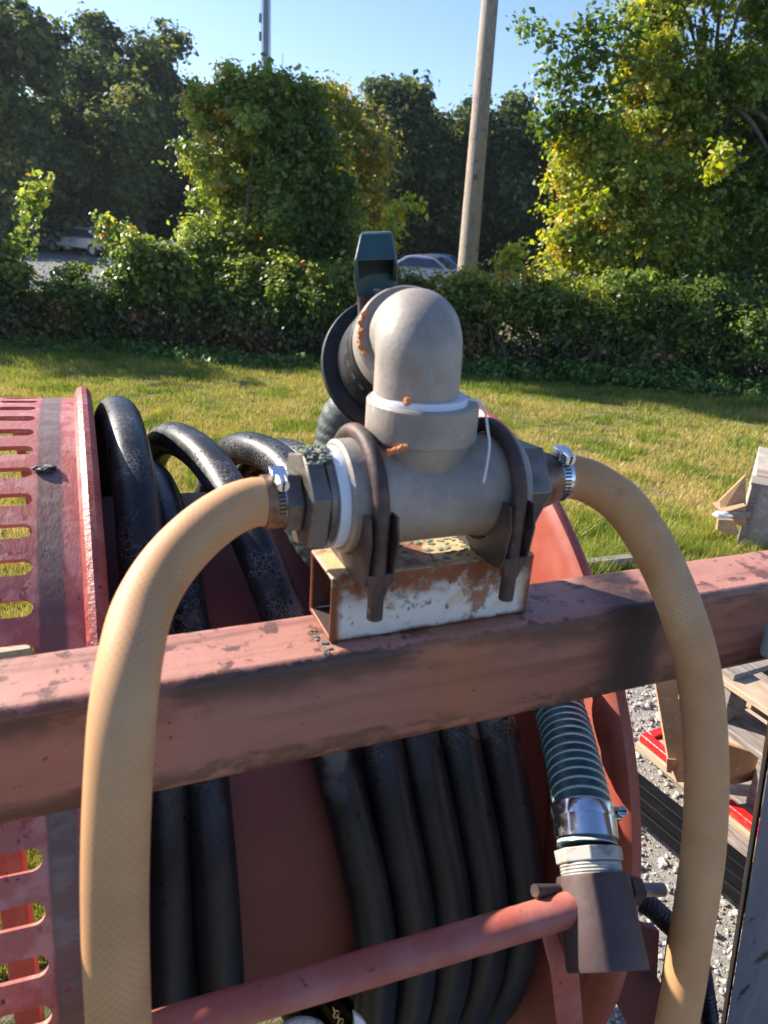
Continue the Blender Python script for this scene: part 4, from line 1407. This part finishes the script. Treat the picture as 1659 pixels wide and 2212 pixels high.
MB().lathe([(.127, .02), (.1275, .0380), (.129, .0395), (.150, .0395), (.1515, .038), (.152, .02)], ax, (1, 0, 0), 6, phase=rad(25)).build('large_hex', hex_mat, rb, bevel=.0008)
MB().lathe([(.152, .015), (.152, .0285), (.166, .0255), (.178, .0215), (.178, .015)], ax, (1, 0, 0), 36).build('barb_neck', brass, rb)

tl = empty('tan_hose', 'tan braided hose looping down from the left end of the tee', 'hose', BF)
lp = [(-.074, .05, .118), (-.088, .0495, .1185), (-.100, .046, .120), (-.120, .037, .1175), (-.147, .020, .108), (-.172, -.002, .094), (-.190, -.029, .080), (-.200, -.056, .066), (-.207, -.077, .048), (-.212, -.092, .024),
      (-.219, -.109, -.028), (-.224, -.122, -.088), (-.227, -.131, -.163), (-.229, -.135, -.26), (-.230, -.130, -.40), (-.230, -.10, -.60)]
pth = smooth_path(lp, 150)
rr_ = np.interp(np.linspace(0, 1, 150), [0, .05, .12, .25, 1], [.0190, .0192, .0198, .0200, .0200])
MB().tube(pth, rr_, 40).build('hose_wall', tan, tl)
ring_clamp(tl, (-.0795, .0498, .1182), (1, 0, 0), .0197, .0135, slots=34, arc=(35, 330), house_dir=(0, -.25, 1))
tr = empty('tan_hose', 'tan braided hose arching down from the right end of the tee', 'hose', BF)
rp = [(.168, .05, .118), (.185, .0495, .119), (.197, .047, .119), (.212, .038, .116), (.235, .019, .101), (.257, .001, .071), (.276, -.018, .033), (.288, -.041, -.008), (.296, -.056, -.044), (.301, -.072, -.090), (.302, -.092, -.150),
      (.299, -.110, -.215), (.295, -.124, -.293), (.288, -.139, -.365), (.280, -.150, -.430), (.265, -.16, -.56), (.25, -.16, -.75)]
pth = smooth_path(rp, 150)
MB().tube(pth, .0200, 40).build('hose_wall', tan, tr)
ring_clamp(tr, (.1815, .0495, .119), (1, -.1, 0), .0205, .0135, slots=34, arc=(35, 330), house_dir=(.0, -.15, 1))

# ------------------------------------------------------------------ hose reel (x along the axle, y away, z up)
LR = 1.22
az, ti = .391, .028
C_ = CAM + LR * np.array([-.379, .757, -.669])
RR = .45 * LR
ra_ = np.array([math.cos(az) * math.cos(ti), math.sin(az) * math.cos(ti), -math.sin(ti)])
rn_ = np.array([-math.sin(az), math.cos(az), 0])
rz_ = np.cross(ra_, rn_)
RF = frame_matrix(ra_, rn_, rz_, C_)
rl = empty('hose_reel', 'large faded red steel hose reel with slotted ring on its left flange', 'hose reel', RF)
DR = .400
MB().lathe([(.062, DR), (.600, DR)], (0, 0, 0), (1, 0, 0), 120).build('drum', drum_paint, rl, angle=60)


flange_paint = mat('smooth_flange_paint', (.33, .07, .045), .5, 0, [
    dict(color=(.37, .105, .075), scale=10, lo=.42, hi=.66), dict(color=(.10, .03, .025), scale=60, lo=.665, hi=.70, stretch=(1, 3, .7), off=4, amt=.8)], bump=(160, .0003))


def flange(s0, s1, flip):
    a, b = (s0, s1) if not flip else (s1, s0)
    k = 1 if not flip else -1
    prof = [(a, RR - .006), (a, RR + .004), (a + k * .004, RR + .013), (a + k * .010, RR + .016), (b - k * .007, RR + .015), (b - k * .001, RR + .008), (b, RR - .002), (b, RR - .022),
            (b - k * .006, RR - .028), (b - k * .006, .05), (b - k * .010, .05), (b - k * .010, RR - .03), (a, RR - .03)]
    return MB().lathe(prof, (0, 0, 0), (1, 0, 0), 160, closed=True).build('flange', flange_paint if flip else rim_paint, rl, angle=35)


flange(.045, .068, False)
flange(.597, .623, True)
# slotted ring
NSL = 77
dl = 2 * math.pi / NSL
th0 = -.101
hl_, hs = .0225, .0095           # half length along axle, half width round the rim
sc_ = -.0225                     # slot centre
S0, S1 = -.058, .0006 + .0
mb = MB()
K = 20
hole, outer = [], []
for k in range(K):
    a = 2 * math.pi * k / K + math.pi / K
    ca, sa_ = math.cos(a), math.sin(a)
    hx_ = (hl_ - hs) * (1 if ca > 0 else -1) + hs * ca
    hole.append((sc_ + hx_, hs * sa_ / RR))
    # to the rectangle
    ex, ey = (.0305), dl / 2
    m2 = max(abs(hx_) / ex if ex else 0, abs(sa_) * 1.0)
    qx = max(-ex, min(ex, hx_ * 1.6))
    qy = ey * (1 if sa_ > 0 else -1) if abs(sa_) > .34 else ey * sa_ / .34
    if abs(sa_) <= .34:
        qx = ex * (1 if ca > 0 else -1)
    outer.append((sc_ + qx, qy))
# make sure rectangle corners are kept
for R_, flipn in ((RR, 1), (RR - .0055, -1)):
    for j in range(NSL):
        t0 = th0 + j * dl
        vs, fs = [], []
        for (s, t_) in hole + outer:
            a = t0 + t_
            vs.append((s, -R_ * math.sin(a), R_ * math.cos(a)))
        for k in range(K):
            k2 = (k + 1) % K
            f = (k, k2, K + k2, K + k)
            fs.append(f if flipn > 0 else f[::-1])
        mb.add(vs, fs)
for j in range(NSL):     # slot walls
    t0 = th0 + j * dl
    vs, fs = [], []
    for R_ in (RR, RR - .0055):
        for (s, t_) in hole:
            a = t0 + t_
            vs.append((s, -R_ * math.sin(a), R_ * math.cos(a)))
    for k in range(K):
        k2 = (k + 1) % K
        fs.append((k, K + k, K + k2, k2))
    mb.add(vs, fs)
xl, xr = sc_ - .0305, sc_ + .0305
mb.lathe([(xr, RR), (.0455, RR), (.0455, RR - .0055), (xr, RR - .0055)], (0, 0, 0), (1, 0, 0), 154)
mb.lathe([(xl, RR - .0055), (xl - .004, RR - .0055), (xl - .004, RR), (xl, RR)], (0, 0, 0), (1, 0, 0), 154)
mb.build('slotted_ring', ring_paint, rl, angle=30)
mb = MB()
for i in range(9):
    a = rad(17.5 + random.uniform(-.5, .5))
    mb.lump((.010 + random.uniform(-.008, .010), -(RR + .003) * math.sin(a), (RR + .003) * math.cos(a)), random.uniform(.003, .0055), i + 20, squash=(1.5, 1, .7), sub=1)
tag(mb.build('debris_clump', mat('dark_debris', (.045, .035, .04), .6, 0, bump=(200, .002)), world=RF), 'small dark clump stuck on the slotted ring of the reel', 'debris')
MB().cyl((-.12, 0, 0), (.75, 0, 0), .03, 24).build('axle', steel_dark, rl)
for s in (-.09, .70):
    MB().box((s - .02, -.03, -.86), (s + .02, .03, .0)).build('bearing_stand', red_paint, rl, bevel=.003)
for j in range(6):
    a = 2 * math.pi * j / 6 + .4
    MB().bar((.05, .03 * math.cos(a), .03 * math.sin(a)), (.05, .54 * math.cos(a), .54 * math.sin(a)), .035, .012, up=(1, 0, 0)).build('spoke', red_paint, rl)
# black hose wound on the drum
keys = [(-90, .078, .49), (-45, .090, .525), (-11, .103, .526), (8, .105, .522), (19, .106, .512), (27, .105, .497), (45, .108, .458), (64, .110, .430), (90, .106, .445), (130, .108, .50), (180, .115, .515),
        (270, .126, .429), (330, .137, .429), (365, .147, .429), (392, .153, .429), (425, .158, .430), (450, .161, .445), (490, .165, .50), (540, .175, .512), (585, .165, .44), (630, .145, .468), (670, .158, .480), (700, .178, .485), (707, .187, .484),
        (723.5, .214, .477), (743, .240, .466), (752, .254, .456), (782, .308, .430), (814, .348, .446), (855, .35, .49), (900, .325, .50), (960, .275, .437), (990, .262, .450), (1040, .277, .464), (1064, .297, .468), (1080, .325, .464), (1100, .343, .447), (1142, .362, .430), (1175, .400, .446), (1215, .405, .49),
        (1260, .375, .50), (1350, .315, .44), (1420, .350, .457), (1440, .377, .450), (1465, .392, .436), (1502, .413, .430), (1535, .450, .446), (1575, .455, .49), (1620, .43, .50), (1710, .385, .43), (1800, .430, .434), (1862, .464, .430), (1895, .501, .446), (1935, .505, .49),
        (1980, .48, .50), (2070, .445, .427), (2160, .487, .427), (2222, .516, .430), (2255, .552, .446), (2295, .556, .49), (2340, .56, .50), (2520, .57, .427)]
kk = np.array(keys, float)
tt = np.linspace(kk[0, 0], kk[-1, 0], 7 * 96)
sr = hermite(kk[:, 0], kk[:, 1:], tt)
th = np.radians(tt)
sr[:, 0] += .0022 * np.sin(th * 2.3) * (np.sin(th * .37) + .4)
sr[:, 1] += .0018 * np.sin(th * 3.1 + 1)
pth = np.stack([sr[:, 0], -sr[:, 1] * np.sin(th), sr[:, 1] * np.cos(th)], -1)
bh = MB().tube(pth, .0258, 28).build('black_hose', rubber, world=RF)
tag(bh, 'cracked black rubber hose wound in loose loops on the red reel', 'hose')

# ------------------------------------------------------------------ things on the ground at the right
# timber edging
a, b = on_z(1120, 1236, .03), on_z(1390, 1204, .03)
tag(MB().bar(a, b, .05, .04).build('timber_edging', wood_old, bevel=.003), 'weathered timber strip on the grass behind the red beam', 'timber')
# black steel channel on the gravel
zt_ = .17
a, b = on_z(1368, 1672, zt_), on_z(1620, 1872, zt_)
d = (b - a) / np.linalg.norm(b - a)
a2, b2 = a - d * .35, b + d * .9
ch = empty('steel_channel', 'long black steel channel lying across the gravel', 'steel channel')
perp = np.array([d[1], -d[0], 0])
for k, (off, z0_, h_) in enumerate([(0, zt_ - .008, .016), (.036, zt_ - .022, .030), (.034, zt_ - .060, .036)]):
    wd = (.040, .030, .040)[k]
    MB().bar(a2 - perp * off * -1 + (0, 0, z0_ - zt_), b2 + perp * off + (0, 0, z0_ - zt_), wd, h_).build(('top_flange', 'web', 'lower_flange')[k], black_steel, ch, bevel=.002)
# taped cardboard tray
z0 = .09
c1, c2, c3 = on_z(1383, 1585, z0), on_z(1650, 1800, z0), on_z(1500, 1525, z0)
ux = (c2 - c1) / np.linalg.norm(c2 - c1)
uy = np.array([-ux[1], ux[0], 0])
TM = frame_matrix(ux, uy, np.array([0, 0, 1.0]), np.array([c1[0], c1[1], 0]))
tr_ = empty('taped_tray', 'wooden tray with edges wrapped in glossy red tape', 'tray', TM)
MB().box((.01, .01, .045), (1.2, .8, .062)).build('tray_base', wood_new, tr_, bevel=.002)
MB().box((0, 0, .060), (1.2, .032, z0)).build('red_tape_edge', red_tape, tr_, bevel=.004)
MB().box((0, .0322, .060), (.032, .8, z0)).build('red_tape_edge', red_tape, tr_, bevel=.004)
MB().box((-.004, -.004, .028), (1.2, .02, .058)).build('tray_rail', wood_new, tr_, bevel=.002)
for i in range(3):
    MB().box((.1 + i * .45, .02, .0), (.2 + i * .45, .12, .045)).build('tray_block', wood_old, tr_)
for i in range(6):
    MB().box((.036 + i * .19, .034, .0625), (.036 + i * .19 + .17, .78, .080)).build('tray_board', wood_old if i % 2 else wood_new, tr_, bevel=.002)


def sheet(name, label, pix, zs, m, thick=.008, cat='cardboard'):
    P = [on_z(x, y, z) for (x, y), z in zip(pix, zs)]
    nrm = np.cross(P[1] - P[0], P[2] - P[0])
    nrm /= np.linalg.norm(nrm)
    return tag(MB().prism(P, nrm * thick).build(name, m, bevel=.001), label, cat)


sheet('cardboard_strip', 'upright tan cardboard strip behind the right tan hose', [(1415, 1470), (1500, 1455), (1510, 1690), (1462, 1690), (1444, 1640)], [.34, .34, .10, .10, .13], cardboard)
sheet('cardboard_flap', 'curled cardboard flap touching the red taped tray', [(1440, 1640), (1462, 1642), (1466, 1662), (1456, 1672), (1440, 1668)], [.15, .15, .10, .10, .10], cardboard, .004)
sheet('cardboard_sheet', 'crumpled brown cardboard panel under the pallet', [(1500, 1585), (1700, 1650), (1690, 1672), (1655, 1678), (1600, 1692), (1500, 1700)], [.24, .24, .12, .12, .12, .12], cardboard)
# pallet leaning at the right edge
pz = .52
p1, p2 = on_z(1560, 1466, pz), on_z(1700, 1560, pz)
ux = (p2 - p1) / np.linalg.norm(p2 - p1)
uy = np.array([-ux[1], ux[0], 0])
PM = frame_matrix(ux, uy, np.array([0, 0, 1.0]), np.array([p1[0], p1[1], pz]))
pl = empty('pallet', 'wooden pallet on top of the stack at the right edge', 'pallet', PM)
for j, y in enumerate((0, .16, .32, .48)):
    MB().box((-.12, y, -.018), (.9, y + .10, 0)).build('deck_board', wood_new if j % 2 == 0 else wood_old, pl, bevel=.002)
    MB().box((-.12, y, -.145), (.9, y + .10, -.127)).build('deck_board', wood_new if j % 2 else wood_old, pl, bevel=.002)
for x in (-.10, .33, .75):
    MB().box((x, .01, -.1265), (x + .13, .09, -.0185)).build('block', wood_old, pl, bevel=.003)
    MB().box((x, .33, -.1265), (x + .13, .41, -.0185)).build('block', wood_old, pl, bevel=.003)
MB().box((-.05, .02, .0005), (.02, .6, .018)).build('loose_board', wood_old, pl, bevel=.002)
MB().box((.16, -.0015, -.012), (.28, .0, -.003)).build('blue_print', mat('blue_print', (.05, .16, .22), .7), pl)
pl2 = empty('pallet', 'grey lower pallet beneath the top pallet at the right edge', 'pallet', frame_matrix(ux, uy, np.array([0, 0, 1.0]), np.array([p1[0] + .05, p1[1] + .02, pz - .15])))
for j, y in enumerate((0, .16, .32, .48)):
    MB().box((-.02, y, -.018), (.9, y + .10, 0)).build('deck_board', wood_old if j % 2 == 0 else wood_new, pl2, bevel=.002)
    MB().box((-.02, y, -.35), (.9, y + .10, -.332)).build('deck_board', wood_old, pl2, bevel=.002)
for x in (.05, .4, .75):
    MB().box((x, .12, -.3315), (x + .12, .5, -.0185)).build('block', wood_old, pl2, bevel=.003)
# crate by the lawn
def on_depth(x, y, Y):
    return on_y(x, y, Y)
cb = on_z(1607, 1165, .0)
CX, CY = cb[0], cb[1]
ang_ = rad(-25)
CM = frame_matrix(np.array([math.cos(ang_), math.sin(ang_), 0]), np.array([-math.sin(ang_), math.cos(ang_), 0]), np.array([0, 0, 1.0]), np.array([CX - .02, CY, -.03]))
cr = empty('wooden_crate', 'grey peeling plywood crate standing in the grass at the right', 'crate', CM)
MB().box((0, 0, 0), (1.1, .9, .36)).build('crate_panel', crate_mat, cr, bevel=.003)
MB().box((-.014, -.014, 0), (.03, .03, .365)).build('corner_post', wood_old, cr, bevel=.003)
MB().box((-.02, -.02, .3605), (1.1, .12, .38)).build('crate_lid_board', wood_old, cr, bevel=.003)
MB().box((-.0, .14, .3605), (1.1, .28, .38)).build('crate_lid_board', wood_old, cr, bevel=.003)
cp2 = empty('pallet', 'grey weathered pallet standing on the crate at the right edge', 'pallet', CM)
MB().box((.15, .02, .3805), (.27, .5, .46)).build('block', wood_new, cp2, bevel=.003)
for i in range(8):
    MB().box((.12 + .004 * i, .0 + .0, .462 + i * .105), (1.1, .022, .462 + i * .105 + .098)).build('side_board', wood_old, cp2, bevel=.003)
MB().box((.14, .03, .461), (1.1, .5, 1.27)).build('stacked_core', wood_old, cp2)
# cardboard box in the grass
bx = empty('cardboard_box', 'opened cardboard box lying in the grass left of the crate', 'box')
pb1, pb2, pb3, pb4 = on_y(1554, 1082, 3.98), on_y(1610, 1027, 3.98), on_y(1612, 1095, 3.95), on_y(1557, 1110, 3.95)
MB().prism([pb1, pb2, pb3, pb4], (0, .01, 0)).build('raised_flap', cardboard, bx)
MB().prism([on_y(x, y, 3.9) for x, y in [(1560, 1108), (1612, 1092), (1612, 1140), (1570, 1126)]], (0, .15, 0)).build('box_wall', mat('shaded_card', (.36, .21, .12), .8), bx)
MB().prism([on_y(x, y, 3.85) for x, y in [(1552, 1122), (1585, 1124), (1597, 1150), (1590, 1158), (1549, 1146)]], (0, .02, 0)).build('front_flap', cardboard, bx)
MB().prism([on_y(x, y, 3.95) for x, y in [(1562, 1104), (1580, 1098), (1612, 1098), (1612, 1108), (1580, 1112)]], (0, -.06, 0)).build('inner_card', wood_old, bx)
q = on_y(1561, 1113, 3.75)
tag(MB().lump(q, .03, 5, squash=(1.6, .8, .62), sub=3).build('white_wrapper', white_cloth), 'crumpled white plastic wrapper on the open cardboard box', 'wrapper')
# pale plank behind the slotted ring, chain and rope at the bottom
a, b = on_z(-120, 1425, .05), on_z(68, 1398, .05)
tag(MB().bar(a, b, .10, .05).build('plank', wood_new, bevel=.003), 'pale plank end on the grass behind the slotted ring', 'plank')
mb = MB()
for i in range(12):
    c = Bm(722 + i * 4.5, 2182 + i * 8.5, .02)
    d1 = np.array([.0, .0, -1.0]) if i % 2 else np.array([.3, .1, -1.0])
    s_ = np.array([.003, 0, 0]) if i % 2 else np.array([0, .003, 0])
    ring = [c + d1 * .0055 * math.cos(a) + s_ * math.sin(a) for a in np.linspace(0, 2 * math.pi, 13)]
    mb.tube(ring, .0009, 5, caps=False)
tag(mb.build('small_chain', mat('brass_chain', (.55, .42, .2), .3, .9), world=BF), 'thin brass chain hanging below the red brace bar', 'chain')
mb = MB()
ring = [Bm(655 + 45 * math.cos(a), 2232 + 27 * math.sin(a), .03) for a in np.linspace(math.pi, 2 * math.pi, 14)]
mb.tube(ring, .0045, 9)
tag(mb.build('white_ring', pvc, world=BF), 'off white plastic ring at the bottom edge under the brace bar', 'ring')
MBt = MB().prism([Bm(x, y, .02) for x, y in [(765, 2190), (785, 2205), (800, 2228), (768, 2228)]], (0, .006, 0))
tag(MBt.build('white_tag', white_cloth, world=BF, bevel=.0006), 'small white plastic tag at the bottom edge under the brace bar', 'tag')


# ------------------------------------------------------------------ thin haze in the air
hz = bpy.data.materials.new('haze_air')
hz.use_nodes = True
hnt = hz.node_tree
hnt.nodes.clear()
ho = hnt.nodes.new('ShaderNodeOutputMaterial')
pv = hnt.nodes.new('ShaderNodeVolumePrincipled')
pv.inputs['Color'].default_value = (.80, .90, 1.0, 1)
pv.inputs['Density'].default_value = .00026
pv.inputs['Anisotropy'].default_value = .4
hnt.links.new(pv.outputs[0], ho.inputs['Volume'])
tag(MB().box((-70, -8, -3.2), (70, 75, 24)).build('haze', hz, smooth=False), kind='stuff')
